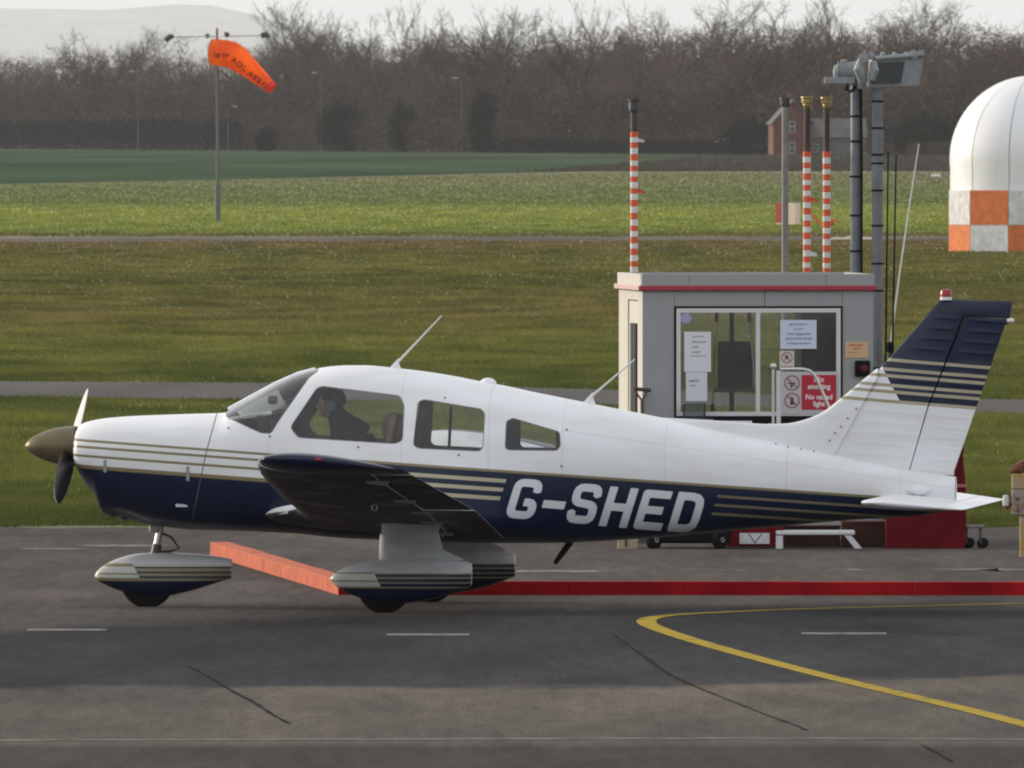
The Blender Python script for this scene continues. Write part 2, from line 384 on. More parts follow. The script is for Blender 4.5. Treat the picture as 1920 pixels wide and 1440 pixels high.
tag(o, 'bright mown grass field between the far taxiway and the crop', 'grass')
M_TUFT = mat('dead_scrub_stems', (.110, .098, .076), .95, spec=.1, var=.4, scale=.15)
us = rng.uniform(900, 2400, 26000); vv = rng.uniform(291, 322, 26000); okk = vv > np.interp(us, [900, 1040, 1150, 1250, 1350, 1500, 2400], [323, 320, 310, 300, 293, 291, 293]); us, vv = us[okk], vv[okk]
Yt = CH * F / (vv - VH); Xt = (us - 960) / F * Yt; ht = rng.uniform(.1, .55, len(us)) * rng.uniform(.3, 1, len(us)); wt = rng.uniform(.04, .13, len(us)); lt_ = rng.uniform(-.3, .3, len(us)) * ht; z0 = np.zeros(len(us))
Vt = np.stack([np.stack([Xt - wt, Yt, z0], 1), np.stack([Xt + wt, Yt, z0], 1), np.stack([Xt + lt_, Yt, ht], 1)], 1).reshape(-1, 3)
o = np_mesh('rough_growth', Vt, np.arange(len(Vt)).reshape(-1, 3), M_TUFT); o['kind'] = 'stuff'; tag(o, 'grey brown dead growth on the rough ground before the house', 'undergrowth')
# --- painted markings and cracks
def worn_paint(name, c, base, wear=.45, scale=7.0):
    m = bpy.data.materials.new(name); m.use_nodes = True; nt = m.node_tree; b = nt.nodes['Principled BSDF']
    tc = node(nt, 'ShaderNodeTexCoord'); nz = node(nt, 'ShaderNodeTexNoise'); nz.inputs['Scale'].default_value = scale; nz.inputs['Detail'].default_value = 8
    nt.links.new(tc.outputs['Object'], nz.inputs['Vector'])
    rp = node(nt, 'ShaderNodeValToRGB'); rp.color_ramp.elements[0].position = wear - .12; rp.color_ramp.elements[1].position = wear + .08
    rp.color_ramp.elements[0].color = (*base, 1); rp.color_ramp.elements[1].color = (*c, 1)
    nt.links.new(nz.outputs['Fac'], rp.inputs[0]); nt.links.new(rp.outputs[0], b.inputs['Base Color']); b.inputs['Roughness'].default_value = .9; b.inputs['Specular IOR Level'].default_value = .05
    return m
M_WHITE = worn_paint('white_road_paint', (.25, .25, .245), (.08, .075, .07), .48, 9.0)
M_LINE = worn_paint('worn_white_line', (.19, .175, .158), (.10, .09, .08), .50, 4.0)
M_YEL = worn_paint('yellow_road_paint', (.36, .262, .035), (.075, .065, .04), .40, 6.0)
M_CRACK = mat('crack_filler', (.040, .037, .035), 1.0, spec=.0)
def ribbon(name, pts, width, z, m):
    pts = [Vector((p[0], p[1], 0)) for p in pts]; L, Rr = [], []
    for i, p in enumerate(pts):
        d = (pts[min(i + 1, len(pts) - 1)] - pts[max(i - 1, 0)]).normalized(); n = Vector((-d.y, d.x, 0)) * (width[i] if isinstance(width, list) else width) / 2
        L.append((p.x + n.x, p.y + n.y, z)); Rr.append((p.x - n.x, p.y - n.y, z))
    k = len(pts)
    o = finish(name, L + Rr, [(i, i + k, i + 1 + k, i + 1) for i in range(k - 1)], m); o['kind'] = 'structure'
    return o
ribbon('white_edge_line', [gr(u, v) for u, v in ((-400, 1392), (0, 1391), (480, 1389.5), (960, 1388), (1440, 1387), (1920, 1389), (2300, 1391))], .26, .0085, M_LINE)
for u0, u1, v in ((50, 200, 1183), (725, 880, 1192), (1503, 1662, 1190)):
    ribbon('white_dash', [gr(u0, v), gr((u0 + u1) / 2, v), gr(u1, v)], .42, .0085, M_WHITE)
for u0, u1, v, wd in ((50, 145, 1031, .35), (160, 292, 1025, .6), (955, 1127, 1073, .55), (1808, 1862, 1071, .9), (1575, 1622, 1070, .25), (1240, 1400, 1071, .12)):
    ribbon('white_apron_mark', [gr(u0, v), gr((u0 + u1) / 2, v - .5), gr(u1, v + .5)], wd, .0085, M_WHITE)
ctrl = [(1990, 1380), (1925, 1362), (1800, 1330), (1600, 1283), (1450, 1245), (1330, 1212), (1262, 1191), (1224, 1177), (1212, 1168), (1222, 1161), (1262, 1155.5), (1330, 1151.5), (1450, 1146), (1600, 1141.5), (1925, 1134), (2300, 1128)]
pc = [gr(u, v) for u, v in ctrl]; fine = []
for i in range(len(pc) - 1):
    p0, p1, p2, p3 = pc[max(i - 1, 0)], pc[i], pc[i + 1], pc[min(i + 2, len(pc) - 1)]
    for t in np.linspace(0, 1, 8, endpoint=False):
        fine.append(.5 * ((2 * p1) + (-p0 + p2) * t + (2 * p0 - 5 * p1 + 4 * p2 - p3) * t * t + (-p0 + 3 * p1 - 3 * p2 + p3) * t ** 3))
fine.append(pc[-1])
ribbon('yellow_guide_line', fine, .14, .0100, M_YEL)
for k, cp in enumerate((((352, 1250), (402, 1278), (440, 1301), (470, 1316), (512, 1343), (548, 1363)), ((1150, 1192), (1200, 1228), (1256, 1268), (1300, 1288), (1372, 1317), (1440, 1344), (1490, 1362), (1518, 1374)), ((1730, 1400), (1760, 1416), (1790, 1434)))):
    pts = []
    for i in range(len(cp) - 1):
        for t in np.linspace(0, 1, 6, endpoint=False):
            p = gr(cp[i][0] * (1 - t) + cp[i + 1][0] * t + random.uniform(-.7, .7), cp[i][1] * (1 - t) + cp[i + 1][1] * t)
            pts.append(p)
    ribbon('pavement_crack', pts, [random.uniform(.012, .038) * (1 if k < 3 else .4) for _ in pts], .0085, M_CRACK)
# --- painted kerb round the fuelling area
M_RED = mat('red_kerb_paint', (.32, .009, .013), .8, var=.3, scale=2.2, bump=.3, bscale=18, spec=.05)
M_SALM = mat('sunlit_red_kerb_paint', (.48, .150, .092), .85, spec=.05, var=.2, scale=7, bump=.5, bscale=22)  # red kerb paint with the warm sun put into its colour
def kerb(name, A, B, h, t, m, label, bl, side):
    d = (B - A); Lh = math.hypot(d.x, d.y); ang = math.atan2(d.y, d.x)
    e = empty(name, (A.x, A.y, 0), ang); tag(e, label, 'kerb')
    n = max(1, round(Lh / bl)); bl = Lh / n
    for i in range(n):
        hh = h + random.uniform(-.002, .002)
        y0, y1 = (0, t) if side > 0 else (-t, 0)
        j = random.uniform(-.002, .002)
        MB().box(i * bl + .0012, (i + 1) * bl - .0012, y0 + j, y1 + j, -.05, hh, .004).build('kerb_block', m, e, True)
C0 = gr(634, 1117)
kerb('kerb', C0, gr(2150, 1118), .106, .16, M_RED, 'long dark red painted kerb running along the front of the fuelling area', .92, 1)
kerb('kerb', gr(634, 1117), gr(394, 1043), .118, .16, M_SALM, 'red kerb in a sunlit salmon colour running back diagonally between the aircraft wheels', .92, -1)

# --- far side: hill, hedges, wood, lamps, house
def hill():
    vs = []; fs = []; n = 60; xs = np.linspace(-2500, 2500, n)
    for i, x in enumerate(xs):
        u = 960 + x / 45000 * F
        vt = float(np.interp(u, [-1200, -300, 0, 60, 200, 330, 380, 430, 520, 700, 1000, 1600, 2600], [30, 22, 15, 15, 20, 8, 6, 16, 40, 90, 110, 120, 110])) + math.sin(i * 1.3) * 1.2
        zt = CH + (VH - vt) / F * 45000
        vs += [(x, 41500, 0), (x, 43400, zt * .6), (x, 45000, zt), (x, 46000, 0)]
    for i in range(n - 1):
        for j in range(3): a = i * 4 + j; fs.append((a, a + 4, a + 5, a + 1))
    o = finish('hill', vs, fs, mat('far_hill', (.22, .23, .21), .95, var=.35, scale=.01), smooth=True); o['kind'] = 'structure'
hill()
def segs_to_mesh(P0, P1, R0, R1, n=3):
    P0, P1, R0, R1 = map(np.asarray, (P0, P1, R0, R1)); m = len(P0)
    d = P1 - P0; d /= np.linalg.norm(d, axis=1, keepdims=True) + 1e-9
    ref = np.where(np.abs(d[:, 2:3]) < .9, np.array([[0, 0, 1.]]), np.array([[1., 0, 0]]))
    a = np.cross(d, ref); a /= np.linalg.norm(a, axis=1, keepdims=True) + 1e-9; b = np.cross(d, a)
    V = np.zeros((m, 2 * n, 3))
    for k in range(n):
        o = a * math.cos(2 * math.pi * k / n) + b * math.sin(2 * math.pi * k / n)
        V[:, k] = P0 + o * R0[:, None]; V[:, n + k] = P1 + o * R1[:, None]
    base = (np.arange(m) * 2 * n)[:, None]
    Fq = np.concatenate([base + np.array([[k, (k + 1) % n, n + (k + 1) % n, n + k]]) for k in range(n)])
    return V.reshape(-1, 3), Fq
def tree_segs(rs, H, spread=1.0, twigs=1.0):
    """returns (trunk segments, crown segments)"""
    T, C = [], []
    def grow(p, d, L, r, lev, out):
        k = 4 if lev == 0 else 3 if lev < 3 else 2
        pts = [p]
        for i in range(k):
            d = (d + rs.normal(0, .07 + .05 * lev, 3) + np.array([0, 0, .05])); d /= np.linalg.norm(d)
            q = pts[-1] + d * L / k
            out.append((pts[-1], q, r * (1 - .5 * i / k), r * (1 - .5 * (i + 1) / k))); pts.append(q)
        if lev >= 5: return
        nb = [int(7 * 1), 5, 4, 4, 4][lev]
        for j in range(nb):
            f = rs.uniform(.35 if lev == 0 else .25, 1.0); i = min(int(f * k), k - 1); t = f * k - i
            s = pts[i] * (1 - t) + pts[i + 1] * t
            az = rs.uniform(0, 2 * math.pi); tilt = rs.uniform(.35, .95) * spread
            ref = np.array([math.cos(az), math.sin(az), 0.]); dd = d * math.cos(tilt) + ref * math.sin(tilt); dd /= np.linalg.norm(dd)
            grow(s, dd, L * rs.uniform(.45, .72), max(r * rs.uniform(.4, .62), .013), lev + 1, C)
    grow(np.zeros(3), np.array([0, 0, 1.]), H * .5, H * .014, 0, T)
    zmax = max(s[1][2] for s in C); k = H / zmax
    f = lambda S: [np.array(x) for x in zip(*[(a * k, b * k, r0, r1) for a, b, r0, r1 in S])]
    return f(T), f(C)
def bark(name, c): return mat(name, c, .9, var=.25, scale=.4)
BARKS = [bark('bark_grey_brown', (.066, .050, .042)), bark('bark_red_brown', (.085, .052, .042)), bark('bark_olive', (.064, .055, .038))]
PROT = []
for k, (H, sp) in enumerate(((18, .8), (16, 1.0), (20, .65), (15, 1.1), (17, .9))):
    rs = np.random.default_rng(100 + k); T, C = tree_segs(rs, H, sp)
    e = empty('bare_tree')
    V, Q = segs_to_mesh(*T, n=6); np_mesh('trunk', V, Q, BARKS[k % 3], e, 4)
    V, Q = segs_to_mesh(*C, n=3); np_mesh('crown', V, Q, BARKS[(k + 1) % 3], e, 4)
    e['h'] = H; PROT.append(e)
def far_y(u): return CH * F / (279 + .008 * u - VH)      # where the hedge line stands
# trees that stand out on the skyline: (u, v of top, depth behind hedge, prototype, label)
TREES = [(15, 88, 60, 3, 'low bare tree at the left edge of the picture, under the pale hill'),
 (100, 58, 90, 1, 'rounded bare tree second from the left edge, left of the lamp post'),
 (170, 50, 70, 0, 'bare tree just left of the tall pale lamp post'),
 (222, 46, 110, 4, 'bare tree right behind the tall pale lamp post'),
 (312, 52, 60, 3, 'bare tree under the left end of the windsock crossbar'),
 (505, 12, 40, 2, 'tall bare tree with upright fork just right of the windsock'),
 (560, 30, 90, 0, 'slim bare tree second to the right of the windsock'),
 (612, 8, 60, 4, 'bare tree above the lamp post to the right of the windsock'),
 (660, 36, 50, 2, 'bare tree halfway between the windsock and the dark ivy clad tree'),
 (715, 40, 90, 1, 'bare tree with upright stems left of the middle skyline gap'),
 (775, 4, 120, 2, 'tallest bare tree left of the dark ivy clad tree'),
 (835, 28, 50, 0, 'broad bare tree above and left of the dark ivy clad tree'),
 (905, 20, 60, 4, 'bare tree rising straight behind the dark ivy clad tree'),
 (965, 18, 80, 2, 'pollarded looking bare tree with forked stems in mid skyline'),
 (1035, 30, 60, 1, 'bare tree with twin stems right of the middle of the skyline'),
 (1098, 6, 50, 2, 'tall thin bare tree left of the separate striped vent pipe'),
 (1190, 8, 90, 0, 'bare tree behind the top of the separate striped vent pipe'),
 (1265, 14, 60, 3, 'reddish bare tree just right of the separate striped vent pipe'),
 (1345, -4, 100, 4, 'dense bare tree above the white roof beyond the hedge'),
 (1420, 10, 60, 1, 'bare tree left above the brick house'),
 (1500, -10, 80, 2, 'tall bare tree directly above the brick house'),
 (1585, 0, 110, 0, 'bare tree behind the floodlights on the mast'),
 (1665, 4, 60, 4, 'bare tree rising right behind the end of the floodlight'),
 (1745, -6, 90, 3, 'dense bare tree between the floodlight and the white dome'),
 (1830, 24, 60, 1, 'bare tree above the left shoulder of the white dome'),
 (1905, 28, 80, 0, 'bare tree above the top of the white dome at the right edge')]
used = set()
for i, (u, v, dz, k, lab) in enumerate(TREES):
    Y = far_y(u) + dz; zt = CH + (VH - v + (16 if u > 450 else 4)) / F * Y
    e = PROT[k] if k not in used else copy_tree(PROT[k]); used.add(k)
    s = zt / PROT[k]['h']; e.location = ((u - 960) / F * Y, Y, 0); e.scale = (s * random.uniform(.85, 1.05), s, s); e.rotation_euler = (0, 0, random.uniform(0, 6.28))
    tag(e, lab, 'tree', 'bare trees on the skyline')
# the rest of the wood reads as one mass: thin flat twigs
def segs_to_ribbons(P0, P1, R0, R1, rs):
    d = P1 - P0; d /= np.linalg.norm(d, axis=1, keepdims=True) + 1e-9; a = np.cross(d, rs.normal(size=d.shape)); a /= np.linalg.norm(a, axis=1, keepdims=True) + 1e-9
    V = np.stack([P0 - a * R0[:, None], P0 + a * R0[:, None], P1 + a * R1[:, None], P1 - a * R1[:, None]], 1).reshape(-1, 3)
    return V, np.arange(len(V)).reshape(-1, 4)
wv, wq, nv = [], [], 0
rs = np.random.default_rng(5); lib = []
for k in range(5):
    T, C = tree_segs(np.random.default_rng(300 + k), 16, 1.05)
    sel = (np.random.default_rng(k).random(len(C[0])) < .42) | (C[2] > .05); C = [c[sel] for c in C]; C[2] = C[2] * 1.7; C[3] = C[3] * 1.7
    lib.append(segs_to_ribbons(*[np.concatenate([a, b]) for a, b in zip(T, C)], rs))
NW = 400
for i in range(NW):
    u = -250 + 2420 * (i + rs.uniform(-.4, .4)) / NW; Y = far_y(u) + rs.uniform(40, 620); low = i % 3 == 0
    vt = np.interp(u, [-200, 0, 200, 420, 470, 700, 950, 1250, 1900, 2200], [88, 82, 72, 74, 56, 44, 36, 14, 10, 20]) + rs.uniform(-22, 26) + (55 if low else 0)
    s = (CH + (VH - vt) / F * Y) / 16; V, Q = lib[rs.integers(5)]; a = rs.uniform(0, 6.28)
    M = np.array([[math.cos(a), -math.sin(a), 0], [math.sin(a), math.cos(a), 0], [0, 0, 1]]) * s
    P = V @ M.T; P = P + np.array([(u - 960) / F * Y, Y, -.12 * 16 * s]); wv.append(P); wq.append(Q + nv); nv += len(P)
o = np_mesh('woodland', np.concatenate(wv), np.concatenate(wq), mat('wood_twigs', (.080, .056, .047), .95, spec=.05, var=.3, scale=.05, c2=(.140, .092, .074)), None, 4)
o['kind'] = 'stuff'; tag(o, 'brown leafless wood filling the background behind the skyline trees', 'woodland')
# hedges, scrub and bushes: twig and leaf masses
def bush_mesh(n, lx, ly, h, rs, leaf, box=True, wf=.3):
    if box:
        X = rs.uniform(-lx / 2, lx / 2, n); Yy = rs.uniform(-ly / 2, ly / 2, n)
        top = h * (.88 + .10 * np.sin(X * .9) + .07 * np.sin(X * 2.3 + 1) + .05 * np.sin(X * 5.1)); Z = top * rs.uniform(0, 1, n) ** .7
    else:
        th = rs.uniform(0, 2 * np.pi, n); ph = np.arccos(rs.uniform(-1, 1, n)); r = (.55 + .45 * rs.random(n)) * (1 + .16 * np.sin(3 * th + 2 * ph) + .1 * np.sin(7 * th + 1))
        X = lx / 2 * r * np.cos(th) * np.sin(ph); Yy = ly / 2 * r * np.sin(th) * np.sin(ph); Z = h * .48 + h * .5 * r * np.cos(ph)
    c = np.stack([X, Yy, np.maximum(Z, .02)], 1); a = rs.normal(size=(n, 3)); a /= np.linalg.norm(a, axis=1, keepdims=True)
    b = rs.normal(size=(n, 3)); b -= (a * b).sum(1, keepdims=True) * a; b /= np.linalg.norm(b, axis=1, keepdims=True)
    s = leaf * rs.uniform(.5, 1.5, n)[:, None]
    V = np.stack([c - a * s, c + a * s * .2 - b * s * wf, c + a * s, c + a * s * .2 + b * s * wf], 1).reshape(-1, 3)
    return V, np.arange(4 * n).reshape(-1, 4)
M_HEDGE = mat('dark_hedge_twigs', (.018, .016, .018), .95, spec=.1, var=.25, scale=.25)
M_SCRUB = mat('brown_scrub_twigs', (.068, .050, .043), .95, spec=.1, var=.3, scale=.2)
M_IVY = mat('dark_evergreen_leaves', (.016, .020, .016), .9, spec=.15, var=.35, scale=.3)
def hedge(u0, u1, vt, back, label, n, m, name='hedge', leaf=.22):
    Ya, Yb = far_y(u0) + back, far_y(u1) + back; A = Vector(((u0 - 960) / F * Ya, Ya, 0)); B = Vector(((u1 - 960) / F * Yb, Yb, 0))
    Lh = (B - A).length; h = CH + (VH - vt) / F * (Ya + Yb) / 2
    V, Q = bush_mesh(n * 2, Lh, 3.0, h, rng, leaf * 1.3, True, .16)
    e = empty(name, (A + B) / 2, math.atan2((B - A).y, (B - A).x)); tag(e, label, 'hedge')
    np_mesh('foliage', V, Q, m, e, 4)
    st = MB()
    for i in range(int(Lh / 1.6)): x = -Lh / 2 + i * 1.6 + random.uniform(0, .6); st.tube((x, 0, 0), (x + random.uniform(-.2, .2), random.uniform(-.2, .2), h * .6), .06, .03, 5)
    st.build('stems', BARKS[0], e)['kind'] = 'stuff'
hedge(-260, 70, 226, 0, 'dark clipped hedge at the far left edge of the crop field', 9000, M_HEDGE)
hedge(78, 452, 224, 0, 'long dark clipped hedge behind the windsock pole', 11000, M_HEDGE)
hedge(440, 1010, 222, 10, 'brownish untrimmed hedge in the middle beyond the crop field', 14000, M_SCRUB, leaf=.26)
hedge(900, 1460, 262, 0, 'low dark hedge left of the brick house', 12000, M_HEDGE, leaf=.2)
hedge(1640, 2150, 268, 0, 'low scrubby hedge right of the house, passing behind the white dome', 12000, M_SCRUB, leaf=.2)
hedge(960, 2200, 168, 45, 'tall brown scrub behind the low dark hedge and the house', 34000, M_SCRUB, 'scrub_hedge', .34)
hedge(-260, 1000, 160, 50, 'tall brown scrub behind the clipped hedges on the left', 34000, M_SCRUB, 'scrub_hedge', .3)
def bush(u, v, wpx, back, label, m, name='bush', cat='bush', n=4500):
    Y = far_y(u) + back; h = CH + (VH - v) / F * Y; wd = wpx / F * Y
    e = empty(name, ((u - 960) / F * Y, Y, 0)); tag(e, label, cat)
    V, Q = bush_mesh(n, wd, wd * .8, h, rng, .2, False); np_mesh('crown', V, Q, m, e, 4)
    MB().path([(0, 0, 0), (.1, 0, h * .3), (0, .1, h * .7)], [.16, .12, .05], 6).build('trunk', BARKS[0], e)
bush(905, 166, 52, -3, 'dark ivy clad evergreen tree standing out in the middle of the hedge', M_IVY, 'evergreen_tree', 'tree', 7000)
bush(640, 188, 95, -4, 'large dark evergreen bush between the windsock and the ivy clad tree', M_IVY, n=7000)
bush(755, 190, 56, 4, 'small dark evergreen bush left of the ivy clad tree', M_IVY)
bush(1405, 222, 110, -2, 'dark evergreen bush touching the left side of the brick house', M_IVY, n=6000)
bush(1740, 210, 150, 8, 'large dark evergreen bush between the house and the white dome', M_IVY, n=7000)
bush(500, 238, 46, -3, 'small dark bush at the right end of the long clipped hedge', M_IVY)
M_GALV = mat('galvanised_steel', (.36, .37, .38), .5, .6, var=.15, scale=3)
M_LAMPPOST = mat('pale_lamp_post_paint', (.13, .13, .13), .8, spec=.05)
def lamp(u, vt, dirx, back, label):
    Y = far_y(u) + back; h = CH + (VH - vt) / F * Y; e = empty('street_lamp', ((u - 960) / F * Y, Y, 0)); tag(e, label, 'street lamp', 'street lamps along the far road')
    MB().path([(0, 0, 0), (0, 0, h * .5), (0, 0, h - .15), (dirx * .25, 0, h), (dirx * .9, 0, h + .03)], [.07, .06, .05, .04, .035], 8).build('post', M_LAMPPOST, e, True)
    MB().box(dirx * .9 - .35, dirx * .9 + .35, -.14, .14, h - .06, h + .12, .05).build('lantern', mat('lamp_lantern', (.40, .39, .37), .6), e)
lamp(259, 134, -1, -14, 'tall pale street lamp against the trees left of the windsock')
lamp(601, 137, -1, -14, 'pale street lamp to the right of the windsock')
lamp(866, 147, -1, 6, 'street lamp with only its lantern clear of the trees, above the ivy clad tree')
lamp(428, 200, 1, -14, 'short pale street lamp just right of the windsock pole')
# brick house
M_BRICK = mat('red_brick', (.125, .045, .030), .9, var=.25, scale=1.5, bump=.3)
M_RENDER = mat('grey_rendered_wall', (.15, .145, .135), .9, spec=.1, var=.15, scale=.8)
M_SLATE = mat('grey_roof_tiles', (.13, .125, .125), .9, spec=.1, var=.2, scale=.9)
M_WINW = mat('white_window_frame', (.42, .42, .41), .6); M_DARKG = mat('dark_window_pane', (.03, .035, .04), .1)
HF = Frame((1450 - 960) / F * 2200, 2200, R(4)); hb = empty('brick_house', (HF.X0, HF.Y0, 0), HF.th)
tag(hb, 'red brick cottage gable with a lower grey roofed wing, seen between the vent pipes', 'house')
def hp(u, v): return HF.loc(u, v)
x0, _ = hp(1450, 290); x1, ze = hp(1524, 232); zr = hp(1487, 190)[1]
MB().prism([(x0, 0), (x1, 0), (x1, ze), ((x0 + x1) / 2, zr), (x0, ze)], 0, 7).build('wall', M_BRICK, hb)
rf = MB(); xm = (x0 + x1) / 2
for a, b in ((x0, xm), (x1, xm)):
    za, zb = ze, zr; ex = -.25 if a < b else .25
    rf.add([(a + ex, -.2, za - .12), (b, -.2, zb + .04), (b, 7.2, zb + .04), (a + ex, 7.2, za - .12), (a + ex, -.2, za + .05), (b, -.2, zb + .22), (b, 7.2, zb + .22), (a + ex, 7.2, za + .05)], [(0, 1, 2, 3), (4, 7, 6, 5), (0, 4, 5, 1), (3, 2, 6, 7), (0, 3, 7, 4), (1, 5, 6, 2)])
rfo = rf.build('roof', M_SLATE, hb)
MB().box(xm - .35, xm + .35, 3, 3.7, zr - .3, zr + 1.0, .04).build('chimney', M_BRICK, rfo)
x2 = hp(1626, 290)[0]; zw = hp(1560, 256)[1]; zt = hp(1560, 222)[1]
MB().box(x1 + .01, x2, 1.5, 6, 0, zw).build('wing_wall', M_RENDER, hb)
MB().prism([(0, 0), (1, 0)], 0, 1)
MB().add([(x1 + .02, 1.2, zw - .1), (x2 + .2, 1.2, zw - .1), (x2 + .2, 3.75, zt), (x1 + .02, 3.75, zt), (x1 + .02, 6.3, zw - .1), (x2 + .2, 6.3, zw - .1)], [(0, 1, 2, 3), (3, 2, 5, 4), (1, 5, 2), (0, 3, 4)]).build('wing_roof', M_SLATE, hb)
def window(px, par, yf):
    (ua, va, ub, vb) = px; a, zt_ = hp(ua, va); b, zb_ = hp(ub, vb)
    w_ = MB(); t = .09
    for q in ((a, b, zt_ - t, zt_), (a, b, zb_, zb_ + t), (a, a + t, zb_ + t, zt_ - t), (b - t, b, zb_ + t, zt_ - t), (a + t, b - t, (zb_ + zt_) / 2 - t / 2, (zb_ + zt_) / 2 + t / 2)): w_.box(q[0], q[1], yf - .06, yf + .05, q[2], q[3])
    wo_ = w_.build('window', M_WINW, par)
    MB().box(a + t, b - t, yf - .02, yf + .04, zb_ + t, zt_ - t).build('pane', M_DARKG, wo_)
window((1480, 227, 1491, 248), hb, 0); window((1480, 266, 1491, 288), hb, 0); window((1527, 270, 1536, 285), hb, 1.5)
# small roofs beyond the hedge
def shed(u0, u1, v0, v1, Y, wallm, roofm, label):
    X0, X1 = (u0 - 960) / F * Y, (u1 - 960) / F * Y; h = CH + (VH - v0) / F * Y; h1 = CH + (VH - v1) / F * Y
    e = empty('shed', ((X0 + X1) / 2, Y, 0)); w2 = (X1 - X0) / 2; tag(e, label, 'shed')
    MB().box(-w2, w2, 0, 3, 0, h1).build('wall', wallm, e)
    MB().prism([(-w2 - .1, h1 + .01), (w2 + .1, h1 + .01), (w2 + .1, h1 + .06), (0, h), (-w2 - .1, h1 + .06)], -.1, 3.1).build('roof', roofm, e)
shed(1340, 1380, 257, 268, 2300, M_RENDER, mat('white_sheet_roof', (.8, .8, .8), .3), 'small shed with a bright white roof beyond the low dark hedge')
shed(1762, 1800, 266, 272, 2160, mat('brown_boards', (.24, .13, .07), .9), mat('rusty_sheet_roof', (.24, .13, .09), .8), 'low brown shed beyond the grass, just left of the white dome')

# =================================================================== THINGS BEHIND THE AIRCRAFT
M_BLACK = mat('black_rubber', (.008, .008, .009), .8, spec=.15)
M_DGREY = mat('dark_grey_metal', (.07, .07, .075), .5, .3, var=.2, scale=6)
M_STEEL = mat('bright_steel', (.62, .63, .64), .3, .9)
M_PAPER = mat('white_paper', (.72, .74, .78), .8)
M_INK = mat('blue_ink', (.22, .28, .50), .8); M_BINK = mat('black_ink', (.04, .04, .05), .8)
# ---- windsock
M_WPOLE = mat('mast_mid_grey', (.12, .125, .14), .7, .1)
WY = gy(415); WP = at(408, 415, WY)
ws = empty('windsock_mast', (WP.x, WP.y, 0)); tag(ws, 'thin grey mast with crossed lamp arms, standing in the far grass', 'mast')
S = WY / F
def wl(u, v): return ((u - 408) * S, 0, CH - (v - VH) * S)
MB().path([wl(408, 416), wl(408, 345)], [.105, .105], 12).build('lower_tube', M_WPOLE, ws, True)
MB().path([wl(408, 345), wl(407, 62)], [.058, .045], 10).build('pole', M_WPOLE, ws, True)
zb = wl(0, 68)[2]
MB().tube((wl(318, 0)[0], .3, zb - .03), (wl(498, 0)[0], -.3, zb + .02), .022, n=6).build('lamp_arm', M_GALV, ws)
MB().tube((wl(388, 0)[0], 1.7, zb - .01), (wl(427, 0)[0], -1.7, zb), .022, n=6).build('lamp_arm', M_GALV, ws)
for (u, v, y, dx) in ((318, 71, .3, -.10), (388, 69, 1.7, 0), (427, 67, -1.7, .02), (498, 67, -.3, .10)):
    c = wl(u, v); MB().path([(c[0] - abs(dx) - .06, y, c[2] - .10 if dx < 0 else c[2]), (c[0], y, c[2] + .04), (c[0] + abs(dx) + .05, y, c[2] + .06 if dx < 0 else c[2] - .02)], [.10, .11, .07], 8).build('floodlamp', M_DGREY, ws, True)
MB().tube(wl(407, 62), wl(407, 52), .05, .03, 8).build('obstruction_lamp', mat('dark_red_lamp', (.2, .03, .03), .4), ws)
def sock_mat():
    m = mat('orange_sock_cloth', (.98, .15, .004), .7, var=.08, scale=3); nt = m.node_tree; b = nt.nodes['Principled BSDF']; o = nt.nodes['Material Output']
    tr = node(nt, 'ShaderNodeBsdfTranslucent'); tr.inputs[0].default_value = (1, .20, .004, 1); mx = node(nt, 'ShaderNodeMixShader'); mx.inputs[0].default_value = .5
    nt.links.new(b.outputs[0], mx.inputs[1]); nt.links.new(tr.outputs[0], mx.inputs[2]); nt.links.new(mx.outputs[0], o.inputs[0]); return m
M_SOCK = sock_mat()
wk = empty('windsock', (WP.x, WP.y, 0)); tag(wk, 'orange lettered windsock drooping to the right from its mast', 'windsock')
ctl = [(0, 398, 98, 24), (1, 412, 98.5, 25), (2, 428, 101, 25), (3, 446, 110, 24), (4, 462, 123, 20), (5, 480, 139, 16.5), (6, 498, 154, 13), (7, 512, 166, 10.5)]
NS = 56; rings = []; SK = []
for i in range(NS + 1):
    t = 7 * i / NS; u, v, r = ip(ctl, t, 1), ip(ctl, t, 2), ip(ctl, t, 3)
    u2, v2 = ip(ctl, min(t + .05, 7), 1), ip(ctl, min(t + .05, 7), 2); u1, v1 = ip(ctl, max(t - .05, 0), 1), ip(ctl, max(t - .05, 0), 2)
    p = Vector(wl(u, v)) + Vector((0, -.12 * t, 0)); d = Vector(((u2 - u1), -.35 * (u2 - u1), -(v2 - v1))).normalized()
    a = Vector((0, 1, 0)); a = (a - d * a.dot(d)).normalized(); b = d.cross(a)
    rr = r * S * (1 + .02 * math.sin(i * 1.1)); SK.append((p, a, b, rr))
    rings.append([p + (a * math.cos(q) + b * math.sin(q)) * rr * (1 + .015 * math.sin(5 * q + i * .3)) for q in np.linspace(0, 2 * math.pi, 28, endpoint=False)])
MB().loft(rings, cap=False).build('sock', M_SOCK, wk, True, 80)
MB().loft([[p + (p - SK[-1][0]).normalized() * .012 for p in rings[-5]], [p + (p - SK[-1][0]).normalized() * .012 for p in rings[-1]]], cap=False).build('tail_band', mat('red_sock_tail', (.75, .03, .015), .7), wk, True, 80)
MB().path([r for r in rings[0]] + [rings[0][0]], .02, 6).build('hoop', M_GALV, wk, True)
